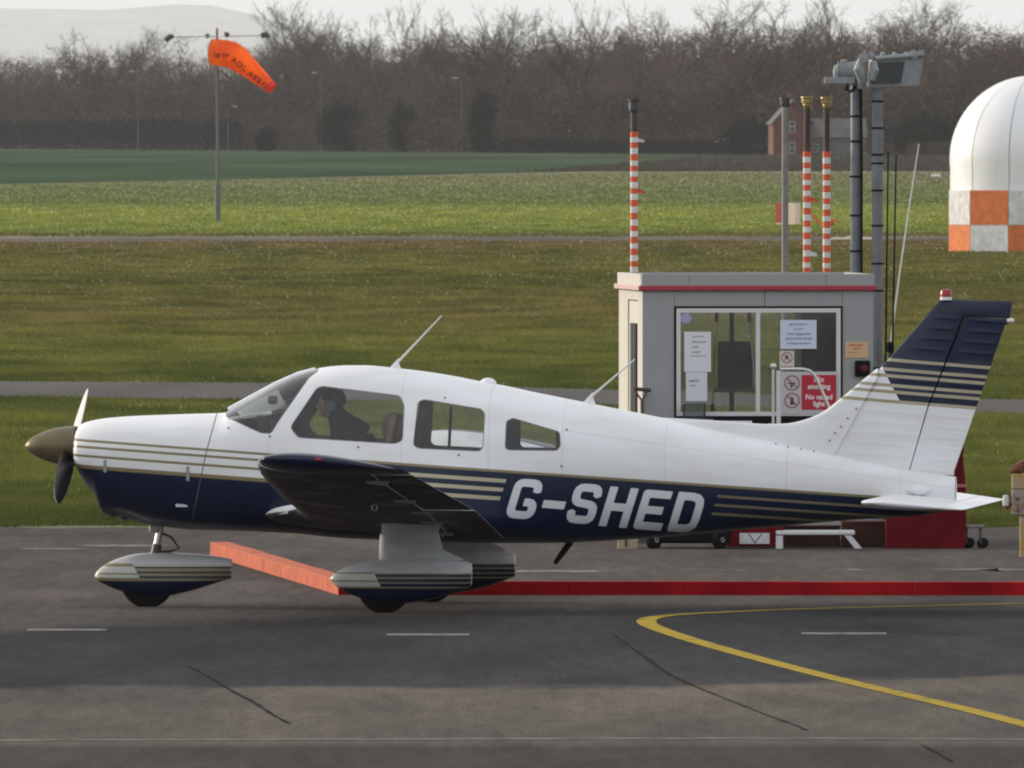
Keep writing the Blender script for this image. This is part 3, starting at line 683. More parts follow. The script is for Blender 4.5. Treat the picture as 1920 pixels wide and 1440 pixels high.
# lettering printed on the camera side of the sock, following its curve
TL = 0; lens = [0]
for i in range(NS): TL += (SK[i + 1][0] - SK[i][0]).length; lens.append(TL)
def sock_pt(s, q, off=.006):
    i = max(0, min(NS - 1, int(np.searchsorted(lens, s) - 1))); t = (s - lens[i]) / (lens[i + 1] - lens[i])
    p = SK[i][0].lerp(SK[i + 1][0], t); a = SK[i][1].lerp(SK[i + 1][1], t).normalized(); b = SK[i][2].lerp(SK[i + 1][2], t).normalized(); r = SK[i][3] * (1 - t) + SK[i + 1][3] * t
    r *= 1.02
    return p + (a * math.cos(q) + b * math.sin(q)) * (r + off)
lt = MB(); s0 = .27
sgn = 1 if (SK[5][2].z > 0) else -1
for ch in 'WIY AOL AERO':
    if ch == ' ': s0 += .12; continue
    vs, fs = text_geo(ch, .28, .012, 'LEFT'); wd = max(v[0] for v in vs)
    out = []
    for v in vs:
        s_ = s0 + v[0]; i = max(0, min(NS - 1, int(np.searchsorted(lens, s_) - 1))); r = SK[i][3]
        q = math.pi - sgn * (v[1] - .22) / r * 1.0
        out.append(sock_pt(s_, q))
    lt.add(out, fs); s0 += wd + .028
lt.build('lettering', mat('dark_red_print', (.22, .015, .006), .8), wk)['kind'] = 'stuff'

# ---- chequered radome
DY = 527.0; DS = DY / F; DX = (1938 - 960) * DS
dm = empty('radome', (DX, DY, 0)); tag(dm, 'white dome on an orange and white chequered round base at the right edge', 'radome')
rb = 163 * DS; rd = 157.5 * DS
M_DW = mat('white_dome_panels', (.78, .79, .80), .45, var=.04, scale=.6); M_CW = mat('chequer_white', (.62, .62, .62), .8, var=.18, scale=5); M_CO = mat('chequer_orange', (.62, .17, .045), .8, var=.16, scale=5)
zs = [0.0, (472 - 421) * DS, (472 - 356) * DS]
a0 = R(-90 - 78.5)
for row in range(2):
    for k in range(12):
        a = a0 + k * R(30); b = a + R(30) - .004
        p = [(rb * math.cos(q), rb * math.sin(q)) for q in (a + .004, b)]; pi_ = [((rb - .08) * math.cos(q), (rb - .08) * math.sin(q)) for q in (a + .004, b)]
        z0, z1 = zs[row] + .004, zs[row + 1] - .004
        vs = [(*p[0], z0), (*p[1], z0), (*p[1], z1), (*p[0], z1), (*pi_[0], z0), (*pi_[1], z0), (*pi_[1], z1), (*pi_[0], z1)]
        MB().add(vs, [(0, 1, 2, 3), (5, 4, 7, 6), (3, 2, 6, 7), (0, 4, 5, 1), (1, 5, 6, 2), (4, 0, 3, 7)]).build('chequer_panel', M_CO if (k + row) % 2 == 0 else M_CW, dm)
MB().lathe([(rb - .1, 0), (rb - .1, zs[2]), (.01, zs[2] + .01)], n=48).build('base_drum', M_CW, dm, True)
zc = CH - (299 - VH) * DS; zbm = zs[2] - .02
for k in range(12):
    a = a0 + k * R(30) + .006; b = a + R(30) - .012; m_ = MB(); rings = []
    prof = [(rd * .995, zbm)] + [(rd * math.cos(q), zc + rd * math.sin(q)) for q in np.linspace(-.12, math.pi / 2 - .02, 22)]
    for r, z in prof: rings.append([(r * math.cos(q), r * math.sin(q), z) for q in np.linspace(a, b, 7)])
    m_.loft(rings, cap=False, closed=False).build('dome_panel', M_DW, dm, True)
MB().lathe([(r * .994, z - .01) for r, z in prof] , n=48).build('dome_seams', mat('seam_grey', (.42, .43, .45), .7), dm, True)

# ---- fuel kiosk
KF = Frame((1205 - 960) / F * 159.6, 159.6, R(5.2))
kk = empty('fuel_kiosk', (KF.X0, KF.Y0, 0), KF.th); tag(kk, 'small grey fuel kiosk with a wide window and red trim, beyond the aircraft tail', 'kiosk')
def kp(u, v, y=0.0): return KF.loc(u, v, y)
M_KW = mat('kiosk_grey_panel', (.325, .33, .335), .6, var=.04, scale=2.5); M_TRIM = mat('kiosk_red_trim', (.36, .035, .05), .5); M_WF = mat('white_frame', (.66, .66, .66), .5)
KX1 = kp(1637, 600)[0]; KD = 2.1; zt = kp(1400, 514)[1]; zw0 = kp(1400, 784)[1]; zw1 = kp(1400, 574)[1]; xw0 = kp(1264, 600)[0]; xw1 = kp(1580, 600)[0]; T = .06
zf = kp(1400, 541)[1]
def kb(name, m, *b, bev=0.0, par=None): return MB().box(*b, bev).build(name, m, par or kk)
xs_ = [0, kp(1263, 600)[0] - .003, kp(1434, 600)[0], KX1]
kb('wall_panel', M_KW, 0, xw0, 0, T, .02, zf); kb('wall_panel', M_KW, xw1, KX1, 0, T, .02, zf)
for a, b in ((xw0, kp(1434, 0)[0]), (kp(1434, 0)[0], xw1)):
    kb('wall_panel', M_KW, a + .003, b - .003, 0.002, T, zw1, zf); kb('wall_panel', M_KW, a + .003, b - .003, .002, T, .02, zw0)
# left side with door, right side, back with window
M_KS = mat('kiosk_sunlit_panel', (.50, .48, .43), .6, var=.05, scale=2.5)  # lit copy of the grey panel, sunshine put into the colour
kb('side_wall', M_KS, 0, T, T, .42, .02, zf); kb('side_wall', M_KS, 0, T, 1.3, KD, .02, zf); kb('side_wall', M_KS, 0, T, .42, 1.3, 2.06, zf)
dr = kb('door', mat('sunlit_door', (.55, .53, .47), .5), .012, .05, .425, 1.295, .03, 2.05)  # door on the sunny side, sunlight painted into its colour
kb('door_window', mat('dark_tinted_glass', (.02, .022, .025), .5, spec=.1), -.004, .02, .58, 1.05, .45, 1.86, par=dr)
kb('door_handle', M_DGREY, -.05, .0, 1.16, 1.24, .98, 1.0, par=dr)
for b in ((.575, .58), (1.05, 1.055)): pass
kb('side_wall', M_KW, KX1 - T, KX1, T, KD, .02, zf)
kb('back_wall', M_KW, T, xw0, KD - T, KD, .02, zf); kb('back_wall', M_KW, xw1 - .02, KX1 - T, KD - T, KD, .02, zf)
kb('back_wall', M_KW, xw0, xw1 - .02, KD - T, KD, .02, zw0 + .0); kb('back_wall', M_KW, xw0, xw1 - .02, KD - T, KD, zw1 + .02, zf)
kb('floor', M_DGREY, T, KX1 - T, T, KD - T, .0, .05)
kb('ceiling', M_WF, T + .002, KX1 - T - .002, T + .002, KD - T - .002, zf - .05, zf - .004)
# fascia in pieces, roof sheet, red trim
for a, b in ((-.008, kp(1292, 0)[0]), (kp(1292, 0)[0] + .004, kp(1548, 0)[0]), (kp(1548, 0)[0] + .004, KX1 + .008)):
    kb('fascia', M_KW, a, b, -.012, .05, zf + .012, zt)
kb('fascia', mat('sunlit_fascia', (.50, .48, .43), .6), -.012, .04, .052, KD + .01, zf + .012, zt); kb('fascia', M_KW, KX1 - .03, KX1 + .012, .052, KD + .01, zf + .012, zt); kb('fascia', M_KW, .042, KX1 - .032, KD - .04, KD + .01, zf + .012, zt)  # left fascia is the grey panel brightened as sunlit
kb('roof', mat('kiosk_roof_sheet', (.30, .30, .30), .8, var=.15, scale=4), .042, KX1 - .032, .052, KD - .042, zf + .01, zt - .06)
kb('red_trim', M_TRIM, -.035, KX1 + .03, -.035, -.013, zf - .018, zf + .026, bev=.006)
kb('red_trim', mat('sunlit_red_trim', (.55, .36, .34), .5), -.04, -.013, -.012, KD + .03, zf - .018, zf + .026, bev=.006)  # left run of the red trim, colour paled for the sun on it
# window: gasket, frame, mullion, panes
g_ = MB(); t = .018
for q in ((xw0, xw1, zw1 - t, zw1), (xw0, xw1, zw0, zw0 + t), (xw0, xw0 + t, zw0 + t, zw1 - t), (xw1 - t, xw1, zw0 + t, zw1 - t)): g_.box(q[0], q[1], -.008, .03, q[2], q[3])
wn = g_.build('window', M_BLACK, kk)
f_ = MB(); e0, e1, f0, f1 = xw0 + t + .001, xw1 - t - .001, zw0 + t + .001, zw1 - t - .001; t2 = .035
for q in ((e0, e1, f1 - t2, f1), (e0, e1, f0, f0 + t2), (e0, e0 + t2, f0 + t2, f1 - t2), (e1 - t2, e1, f0 + t2, f1 - t2)): f_.box(q[0], q[1], -.014, .04, q[2], q[3])
f_.build('frame', M_WF, wn); xm = kp(1421, 600)[0]
MB().box(xm - .018, xm + .018, -.012, .036, f0 + t2 + .001, f1 - t2 - .001).build('mullion', M_WF, wn)
M_KG = glass('kiosk_glass', (.95, .97, .96), dust_and_sky_veil=.055)
for a, b in ((e0 + t2, xm - .018), (xm + .018, e1 - t2)): MB().box(a + .001, b - .001, .01, .014, f0 + t2 + .001, f1 - t2 - .001).build('pane', M_KG, wn)
bw = MB().box(xw0 + .002, xw1 - .022, KD - .04, KD - .034, zw0 + .002, zw1 + .018).build('back_window', M_KG, kk)
for xx in (kp(1373, 0, 2)[0], kp(1520, 0, 2)[0]): MB().box(xx - .02, xx + .02, KD - .055, KD - .02, zw0 + .002, zw1 + .018).build('back_mullion', M_DGREY, bw)
kb('counter', mat('counter_grey', (.36, .35, .34), .5), T + .002, KX1 - T - .002, .07, .45, zw0 - .04, zw0 + .0, bev=.005)
# things inside and fixed to the kiosk front
def item(name, m, u0, v0, u1, v1, y0, y1, label, cat, bev=.0):
    x0, zt_ = kp(u0, v0, y0); x1, zb_ = kp(u1, v1, y0)
    e = empty(name, (0, 0, 0)); e.matrix_world = Matrix.Translation((KF.X0, KF.Y0, 0)) @ Matrix.Rotation(KF.th, 4, 'Z')
    tag(e, label, cat)
    return e, x0, x1, zb_, zt_
e, x0, x1, z0, z1 = item('display_board', None, 1346, 640, 1411, 728, .55, .6, 'dark grey display board on a stand inside the kiosk window', 'board')
MB().box(x0, x1, .55, .575, z0, z1, .006).build('panel', mat('board_felt', (.045, .042, .040), .9, var=.2, scale=30), e)
MB().tube(((x0 + x1) / 2 - .03, .62, z0 - .5), ((x0 + x1) / 2 - .03, .62, z1 + .32), .012, n=8).build('stand', M_DGREY, e)
MB().box(x0 - .03, x1 + .03, .54, .6, z0 - .03, z0 - .002).build('ledge', M_DGREY, e)
e, x0, x1, z0, z1 = item('tall_cabinet', None, 1503, 578, 1590, 702, 1.0, 1.6, 'black cabinet inside the kiosk behind the right window pane', 'cabinet')
MB().box(x0, x1, 1.0, 1.55, .05, z1, .01).build('carcass', mat('cabinet_black', (.012, .012, .016), .6), e); MB().box(x0 + .03, x1 - .03, .985, .999, .1, z1 - .1, .004).build('door', mat('cabinet_door', (.016, .016, .02), .4), e)
e, x0, x1, z0, z1 = item('sunlit_frame_bar', None, 1336, 590, 1346, 770, .3, .34, 'upright yellow bar standing in for sunlight on the back window frame, in the left kiosk window', 'rod')
MB().tube((x0, .3, z0 + .03), (x1 - .01, .32, z1 - .05), .010, n=8).build('rod', mat('sunlit_frame_yellow', (.80, .68, .34), .25, .9), e, True)  # yellow bar drawn for the sun striking the back window frame
MB().tube((x0, .3, z0 - .02), (x0, .3, z0 + .06), .016, n=8).build('foot', M_BLACK, e); MB().tube((x1 - .01, .32, z1 - .06), (x1 - .008, .32, z1 + .06), .016, n=8).build('grip', M_BLACK, e)
e, x0, x1, z0, z1 = item('steel_rod', None, 1406, 590, 1420, 762, .3, .34, 'thin leaning grey rod left of the kiosk window mullion', 'rod')
MB().tube((x1, .3, z0), (x0, .32, z1 - .05), .009, n=8).build('rod', M_STEEL, e, True); MB().tube((x0, .32, z1 - .06), (x0 - .004, .32, z1 + .05), .016, n=8).build('grip', M_BLACK, e)
def notice(u0, v0, u1, v1, paper, label, lines, ink, hd=None, y=-.016):
    e, x0, x1, z0, z1 = item('notice', None, u0, v0, u1, v1, y, y, label, 'notice')
    MB().box(x0, x1, y - .002, y, z0, z1).build('sheet', paper, e); m_ = MB(); h = z1 - z0; w_ = x1 - x0; r_ = random.Random(u0)
    for (f, l0, l1, th) in lines:
        x = x0 + w_ * l0
        while x < x0 + w_ * l1:                                  # short strokes: print too small to read
            dx = r_.uniform(.004, .012); m_.box(x, x + dx, y - .0032, y - .0022, z0 + h * f + r_.uniform(0, th * .4), z0 + h * f + th); x += dx + r_.uniform(.002, .005)
    m_.build('print', ink, e)['kind'] = 'stuff'
notice(1283, 622, 1333, 697, M_PAPER, 'upper white notice at the left of the kiosk window', ((.86, .32, .72, .012), (.72, .28, .8, .014), (.60, .3, .5, .012), (.46, .28, .6, .016), (.38, .24, .84, .010)), mat('grey_ink', (.20, .21, .24), .8))
notice(1286, 698, 1326, 752, mat('pale_paper', (.66, .70, .76), .8), 'lower white notice under the upper one at the left of the kiosk window', ((.66, .15, .62, .018), (.50, .22, .42, .014)), mat('grey_ink', (.20, .21, .24), .8))
notice(1463, 600, 1531, 654, mat('bluish_paper', (.60, .68, .80), .8), 'pale blue notice with lines of print at the middle of the kiosk window', ((.80, .24, .74, .02), (.64, .38, .6, .018), (.46, .18, .84, .022), (.3, .15, .86, .022), (.14, .2, .82, .02)), M_INK)
notice(1585, 641, 1628, 671, mat('orange_paper', (.62, .42, .24), .8), 'faded orange label on the kiosk wall right of the window', ((.72, .16, .8, .02), (.5, .35, .62, .02), (.3, .12, .55, .008)), mat('orange_ink', (.5, .16, .05), .8), y=-.004)
e, x0, x1, z0, z1 = item('round_sticker', None, 1275, 585, 1297, 608, -.016, 0, 'pale lilac round sticker in the top left corner of the kiosk window', 'sticker')
MB().lathe([(.001, -.019), (.045, -.019), (.045, -.017), (.001, -.017)], ((x0 + x1) / 2, 0, (z0 + z1) / 2), 'y', 20).build('disc', mat('lilac_sticker', (.36, .36, .55), .7), e)
M_SIGNR = mat('sign_red', (.46, .012, .035), .5); M_SIGNG = mat('sign_board_white', (.52, .53, .52), .6); M_SIGNW = mat('sign_white', (.80, .80, .80), .6)
def ring(m_, cx, cz, r, y, t=.010):
    n = 28
    vs = [(cx + q * math.cos(2 * math.pi * k / n), y, cz + q * math.sin(2 * math.pi * k / n)) for q in (r, r - t) for k in range(n)]
    m_.add(vs, [(k, (k + 1) % n, (k + 1) % n + n, k + n) for k in range(n)])
    a = R(-45); dx, dz = math.cos(a), math.sin(a); nx, nz = -dz * t / 2, dx * t / 2; q = r - t * .6
    m_.add([(cx - q * dx + nx, y - .0006, cz - q * dz + nz), (cx - q * dx - nx, y - .0006, cz - q * dz - nz), (cx + q * dx - nx, y - .0006, cz + q * dz - nz), (cx + q * dx + nx, y - .0006, cz + q * dz + nz)], [(0, 1, 2, 3)])
M_RING = mat('prohibition_ring', (.30, .045, .07), .6)
e, x0, x1, z0, z1 = item('warning_sign', None, 1457, 697, 1573, 776, -.02, 0, 'red and white no smoking, no naked light sign at the kiosk window', 'sign')
MB().box(x0, x1, -.02, -.015, z0, z1, .001).build('board', M_SIGNG, e)
rx0, rz1 = kp(1503, 703, -.02); rx1, rz0 = kp(1568, 768, -.02)
rp_ = MB().box(rx0, rx1, -.024, -.0202, rz0, rz1).build('red_panel', M_SIGNR, e)
tx = MB(); hh = rz1 - rz0
for (line, fz, sz) in (('No', .80, .066), ('smoking', .60, .060), ('No naked', .30, .060), ('light', .10, .060)):
    vs, fs = text_geo(line, sz, .0016); tx.add([(v[0] * .97 + (rx0 + rx1) / 2, -.0252, v[1] + rz0 + hh * fz) for v in vs], fs)
tx.build('lettering', M_SIGNW, rp_)['kind'] = 'stuff'
sy = MB(); cx, cz1 = kp(1485, 718, -.02); _, cz2 = kp(1485, 751, -.02); ring(sy, cx, cz1, .066, -.0216); ring(sy, cx, cz2, .066, -.0216); sy.build('prohibition_ring', M_RING, e)
pg = MB()
pg.box(cx - .035, cx + .03, -.0212, -.0208, cz1 - .008, cz1 + .004); pg.box(cx - .012, cx + .006, -.0212, -.0208, cz1 - .04, cz1 - .01)     # cigarette, match
pg.add([(cx - .018, -.0211, cz2 - .035), (cx + .02, -.0211, cz2 - .035), (cx + .012, -.0211, cz2 + .015), (cx - .004, -.0211, cz2 + .04)], [(0, 1, 2, 3)]); pg.build('pictogram', M_BINK, e)
e, x0, x1, z0, z1 = item('prohibition_sign', None, 1462, 658, 1489, 692, -.018, 0, 'small square no entry for pedestrians sign above the red warning sign', 'sign')
MB().box(x0, x1, -.018, -.015, z0, z1).build('board', mat('sign_cream', (.62, .60, .56), .6), e)
sy = MB(); cx, cz1 = (x0 + x1) / 2, (z0 + z1) / 2 + .02; ring(sy, cx, cz1, .048, -.0192, .008); sy.box(x0 + .01, x1 - .01, -.0192, -.0186, z0 + .006, z0 + .022); sy.build('prohibition_ring', M_RING, e)
MB().add([(cx - .02, -.0188, cz1 - .035), (cx + .004, -.0188, cz1 - .0), (cx + .022, -.0188, cz1 - .035), (cx + .012, -.0188, cz1 + .02), (cx - .01, -.0188, cz1 + .02)], [(0, 1, 2, 3, 4)]).build('pictogram', M_BINK, e)
# switch plates under the window
e, x0, x1, z0, z1 = item('label_strip', None, 1338, 783, 1512, 830, -.03, 0, 'black strip with white lettered plates under the kiosk window', 'label strip')
MB().box(x0, x1, -.03, -.001, z0, z1, .003).build('backing', M_BLACK, e)
for (ua, ub, tt) in ((1352, 1410, 'SA'), (1434, 1452, 'S'), (1472, 1496, 'No')):
    a, za = kp(ua, 789 if ub - ua > 40 else 791, -.03); b, _ = kp(ub, 789, -.03)
    if tt == 'SA': pl = MB().box(a, b, -.034, -.0302, za - .16, za).build('plate', M_SIGNW, e)
    vs, fs = text_geo(tt, .055, .002); MB().add([(v[0] + (a + b) / 2, -.0352, v[1] + za - .052) for v in vs], fs).build('lettering', M_BINK if tt == 'SA' else M_SIGNW, e)['kind'] = 'stuff'
e, x0, x1, z0, z1 = item('leaflet_bin', None, 1283, 757, 1323, 800, -.14, 0, 'clear plastic leaflet bin hanging below the left notices of the kiosk', 'bin')
MB().box(x0, x1, -.14, -.03, z0, z0 + .01).build('base', M_DGREY, e); MB().box(x0, x1, -.14, -.136, z0 + .01, z1 - .012).build('front', glass('clear_plastic', (.7, .76, .78)), e)
for q in ((x0, -.14), (x1 - .008, -.14), (x0, -.04), (x1 - .008, -.04)): MB().box(q[0], q[0] + .008, q[1], q[1] + .008, z0 + .01, z1 - .012).build('corner_post', M_DGREY, e)
MB().box(x0 - .004, x1 + .004, -.146, -.03, z1 - .012, z1).build('rim', M_DGREY, e)
e, x0, x1, z0, z1 = item('emergency_button', None, 1604, 676, 1632, 706, -.06, 0, 'dark box with a red push button on the right end of the kiosk front', 'button')
MB().box(x0, x1, -.05, -.001, z0, z1, .008).build('box', M_BLACK, e); MB().lathe([(.028, -.052), (.034, -.06), (.034, -.075), (.02, -.083), (.001, -.084)], ((x0 + x1) / 2 + .01, 0, (z0 + z1) / 2), 'y', 16).build('button', mat('dull_red', (.10, .012, .014), .6, spec=.2), e, True)
# hand rail in front of the kiosk
e = empty('hand_rail', (KF.X0, KF.Y0, 0), KF.th); tag(e, 'bent tubular steel hand rail standing before the kiosk warning sign', 'hand rail')
def kq(u, v, y): x, z = kp(u, v, y); return (x, y, z)
M_RAIL = mat('galvanised_rail', (.66, .66, .65), .4, .5)
b0 = kq(1558, 772, -.55); MB().path([kq(1463, 692, -.55), kq(1505, 692, -.55), kq(1518, 695, -.55), kq(1527, 703, -.55), kq(1533, 714, -.55), kq(1545, 742, -.55), b0, (b0[0] + .12, -.55, b0[2] - .42), (b0[0] + .14, -.55, 0)], .013, 10).build('rail', M_RAIL, e, True)
p_ = kq(1460, 692, -.55); MB().tube((p_[0], -.55, 0), (p_[0], -.55, p_[2] - .012), .019, n=10).build('post', M_RAIL, e, True)
p2 = kq(1450, 690, -.5); MB().tube((p2[0], -.5, 0), (p2[0], -.5, p2[2] - .01), .012, n=10).build('post', M_RAIL, e, True)
MB().lathe([(.001, -.03), (.024, -.02), (.03, 0), (.024, .02), (.001, .03)], (p2[0], -.5, p2[2] + .015), 'z', 12).build('knob', M_STEEL, e, True)
# spade leaning on the kiosk corner
e = empty('spade', (KF.X0, KF.Y0, 0), KF.th); tag(e, 'long handled spade leaning on the left corner of the kiosk', 'spade')
a = kq(1204, 775, -.12); h = kq(1204, 729, -.08)
M_WOODD = mat('dark_worn_wood', (.09, .065, .045), .8)
MB().tube((a[0], -.25, .3), (h[0], -.08, h[2] - .09), .016, n=8).build('shaft', M_WOODD, e, True)
MB().path([(h[0], -.08, h[2] - .10), (h[0] - .04, -.08, h[2] - .05), (h[0] - .055, -.08, h[2])], .010, 6).build('yoke', M_WOODD, e); MB().path([(h[0], -.08, h[2] - .10), (h[0] + .03, -.08, h[2] - .05), (h[0] + .04, -.08, h[2])], .010, 6).build('yoke', M_WOODD, e)
MB().tube((h[0] - .07, -.08, h[2]), (h[0] + .075, -.08, h[2] - .012), .017, n=8).build('grip', mat('brown_grip', (.06, .045, .035), .7), e)
MB().box(a[0] - .1, a[0] + .1, -.27, -.255, .0, .32, .004).build('blade', M_DGREY, e)

# ---- vent pipes behind the kiosk
PY = 163.0; PS = PY / F
M_PO = mat('band_orange', (.66, .10, .03), .6, var=.12, scale=20); M_PW = mat('band_white', (.66, .66, .64), .6, var=.08, scale=20); M_RUST = mat('dark_brown_pipe', (.065, .047, .036), .7, var=.3, scale=12); M_BRASS = mat('brass_cap', (.34, .27, .11), .5, .6); M_GP = mat('grey_pipe', (.20, .195, .18), .6, var=.15, scale=8)
def pipe(u, vtop, vband, r, cap, label, Y=PY, stripe=True):
    S_ = Y / F; e = empty('vent_pipe', ((u - 960) * S_, Y, 0)); tag(e, label, 'vent pipe', 'fuel vent pipes behind the kiosk')
    Z = lambda v: CH - (v - VH) * S_
    MB().tube((0, 0, 0), (0, 0, Z(vtop + 20)), r * .8, n=14).build('pipe', M_RUST if stripe else M_GP, e, True)
    if stripe:
        v = vband; k = 0
        while v < 540:
            hgt = random.choice((10, 11, 12)); z1, z0 = Z(v), Z(v + hgt)
            rr = r * (1.0 if k % 2 == 0 else .985)
            MB().lathe([(rr * .82, z0 + .0005), (rr, z0 + .001), (rr * (1 + random.uniform(-.02, .03)), (z0 + z1) / 2), (rr, z1 - .001), (rr * .82, z1 - .0005)], n=14).build('tape_band', M_PO if k % 2 == 0 else M_PW, e, True)
            if random.random() < .05:
                MB().add([(rr * .9, -.01, z1 - .01), (rr + .05, -.03, z1 - .02), (rr + .06, -.02, z0 + .0), (rr * .95, -.012, z0 + .005)], [(0, 1, 2, 3)]).build('loose_tape', M_PO if k % 2 == 0 else M_PW, e)
            v += hgt; k += 1
    zt_ = Z(vtop)
    if cap == 'brass':
        MB().lathe([(.001, zt_), (.052, zt_), (.054, zt_ - .012), (.046, zt_ - .02), (.046, zt_ - .055), (.032, zt_ - .062), (.036, zt_ - .075), (.03, zt_ - .095), (.001, zt_ - .095)], n=18).build('cap', M_BRASS, e, True, 25)
    elif cap == 'dark':
        MB().lathe([(.001, zt_), (.056, zt_), (.056, zt_ - .016), (.044, zt_ - .02), (.04, zt_ - .10), (.03, zt_ - .12), (.03, zt_ - .26), (.001, zt_ - .26)], n=18).build('cap', mat('dark_cap', (.05, .045, .04), .6), e, True, 25)
        MB().lathe([(.047, zt_ - .03), (.047, zt_ - .09), (.042, zt_ - .09), (.042, zt_ - .03)], n=18).build('mesh_guard', M_DGREY, e, True)
    else:
        MB().lathe([(.001, zt_), (.048, zt_), (.048, zt_ - .02), (.04, zt_ - .025), (.042, zt_ - .06), (.032, zt_ - .085), (.001, zt_ - .085)], n=18).build('cap', M_DGREY, e, True, 25)
pipe(1189, 186, 247, .034, 'dark', 'orange and white banded vent pipe with dark cowl at the left end of the kiosk', Y=163.6)
pipe(1472, 183, 999, .037, 'grey', 'plain grey vent pipe, the only one of the pipes without bands', stripe=False)
pipe(1513, 181, 284, .034, 'brass', 'banded brass capped vent pipe, the nearer to the plain grey pipe')
pipe(1550, 182, 284, .034, 'brass', 'banded brass capped vent pipe, the nearer to the floodlight mast')
# ---- floodlight mast
MY = 162.6; MS = MY / F
fm = empty('floodlight_mast', ((1625 - 960) * MS, MY, 0)); tag(fm, 'twin grey tube mast with black straps behind the kiosk', 'mast')
def ml(u, v, y=0.0): return ((u - 1625) * MS, y, CH - (v - VH) * MS)
M_MAST = mat('mast_grey', (.165, .175, .19), .55, .2, var=.15, scale=8)
for u, vt, y in ((1605, 158, .05), (1645, 165, -.05)):
    MB().tube((ml(u, 0)[0], y, 0), ml(u, vt, y), .050, .046, 16).build('tube', M_MAST, fm, True)
    for v in ((218, 265, 331, 404, 471, 560, 700) if u < 1620 else (190, 240, 290, 306, 357, 423, 494, 545, 690)):
        z = ml(u, v)[2]; MB().lathe([(.046, z - .008), (.054, z - .008), (.054, z + .008), (.046, z + .008)], (ml(u, 0)[0], y, 0), 'z', 16).build('strap', M_BLACK, fm)
MB().path([ml(1614, 165, -.02), ml(1615, 300, -.02), ml(1615, 500, -.02), ml(1615, 1000, -.02)], .013, 6).build('cable', M_BLACK, fm)
fl = empty('floodlight', ((1625 - 960) * MS, MY, 0)); tag(fl, 'large grey weatherproof floodlight with dark glass on top of the mast', 'floodlight')
M_FL = mat('floodlight_casting', (.27, .29, .295), .6, .2, var=.12, scale=14)
body = MB(); P0 = [ml(1634, 112, -.22), ml(1733, 106, .1), ml(1724, 160, .1), ml(1630, 162, -.22)]; P1 = [(p[0] - .02, p[1] + .3, p[2]) for p in P0]; body.loft([P0, P1]); body.build('housing', M_FL, fl)
def onf(u, v, t=.006):  # point on the slanted front face
    f = (u - 1634) / 99; return Vector((ml(u, v)[0], -.22 + .32 * f - t, ml(u, v)[2]))
MB().loft([[onf(1641, 118), onf(1697, 115), onf(1689, 156), onf(1634, 158)], [onf(1641, 118, -.003), onf(1697, 115, -.003), onf(1689, 156, -.003), onf(1634, 158, -.003)]]).build('lamp_glass', mat('dark_lamp_glass', (.015, .02, .022), .08), fl)
MB().path([onf(1638, 110, .02), onf(1690, 106, .02), onf(1732, 102, .02)], .022, 8).build('top_rim', M_FL, fl, True)
for u in (1655, 1677, 1699): MB().lathe([(.001, -.02), (.022, -.015), (.022, .02), (.01, .035), (.001, .035)], tuple(onf(u, 105, .0)), 'z', 10).build('clip', M_FL, fl, True)
for u, v, r in ((1712, 102, .042), (1728, 99, .03), (1617, 108, .04), (1632, 104, .035)): MB().lathe([(.001, -.03), (r, -.025), (r, .025), (.001, .03)], tuple(onf(u, v, .01)), 'y', 12).build('hinge_lug', M_FL, fl, True)
MB().path([ml(1615, 112, -.2), ml(1610, 130, -.22), ml(1617, 150, -.2), ml(1612, 166, -.18)], [.035, .05, .045, .02], 8).build('yoke', M_FL, fl, True)
MB().path([ml(1636, 116, -.24), ml(1640, 132, -.26), ml(1634, 150, -.25)], [.03, .035, .025], 8).build('yoke_arm', M_FL, fl, True)
fl2 = empty('drum_floodlight', ((1625 - 960) * MS, MY, 0)); tag(fl2, 'smaller drum shaped floodlight with cooling fins, left of the large one', 'floodlight')
c = ml(1592, 136)
MB().lathe([(.001, -.14), (.06, -.13), (.085, -.08), (.09, .02), (.10, .06), (.10, .09), (.001, .09)], (c[0], 0, c[2]), 'x', 18).build('drum', M_FL, fl2, True)
for k in range(5): MB().lathe([(.08, 0), (.10, 0), (.10, .008), (.08, .008)], (c[0] - .10 + .028 * k, 0, c[2]), 'x', 18).build('cooling_fin', M_FL, fl2)
MB().box(ml(1576, 0)[0], ml(1588, 0)[0], -.03, .03, ml(0, 122)[2], ml(0, 111)[2], .01).build('gear_box', M_FL, fl2)
MB().box(ml(1545, 0)[0], ml(1603, 0)[0], -.12, .06, ml(0, 157)[2], ml(0, 145)[2], .004).build('mounting_plate', M_FL, fl2)
MB().path([ml(1590, 158), ml(1586, 168), ml(1595, 172), ml(1604, 162)], .012, 6).build('cable_loop', M_BLACK, fl2, True)
# thin black cables and whip aerial beside the kiosk
for u0, v0, u1, lab in ((1664, 285, 1656, 'left one of two thin black poles beside the mast'), (1679, 290, 1667, 'right one of two thin black poles beside the mast')):
    e = empty('black_pole', ((u1 - 960) * MS, MY - .3, 0)); tag(e, lab, 'pole'); k = (u0 - u1) * MS
    MB().path([(0, 0, 0), (k * .3, 0, 1.2), (k, 0, CH - (v0 - VH) * MS)], [.013, .011, .007], 6).build('rod', M_BLACK, e, True); MB().lathe([(.03, 0), (.03, .04), (.014, .06)], n=10).build('foot', M_DGREY, e)
e = empty('whip_aerial', ((1668 - 960) * MS, MY - .2, 0)); tag(e, 'thin white whip aerial leaning to the right between mast and tail fin', 'aerial')
zz = lambda v: CH - (v - VH) * MS
MB().path([(0, 0, zz(650)), (.09, 0, zz(500)), (.17, 0, zz(380)), ((1722 - 1668) * MS, 0, zz(270))], [.011, .009, .008, .005], 6).build('whip', mat('white_fibreglass', (.80, .78, .70), .4), e, True)
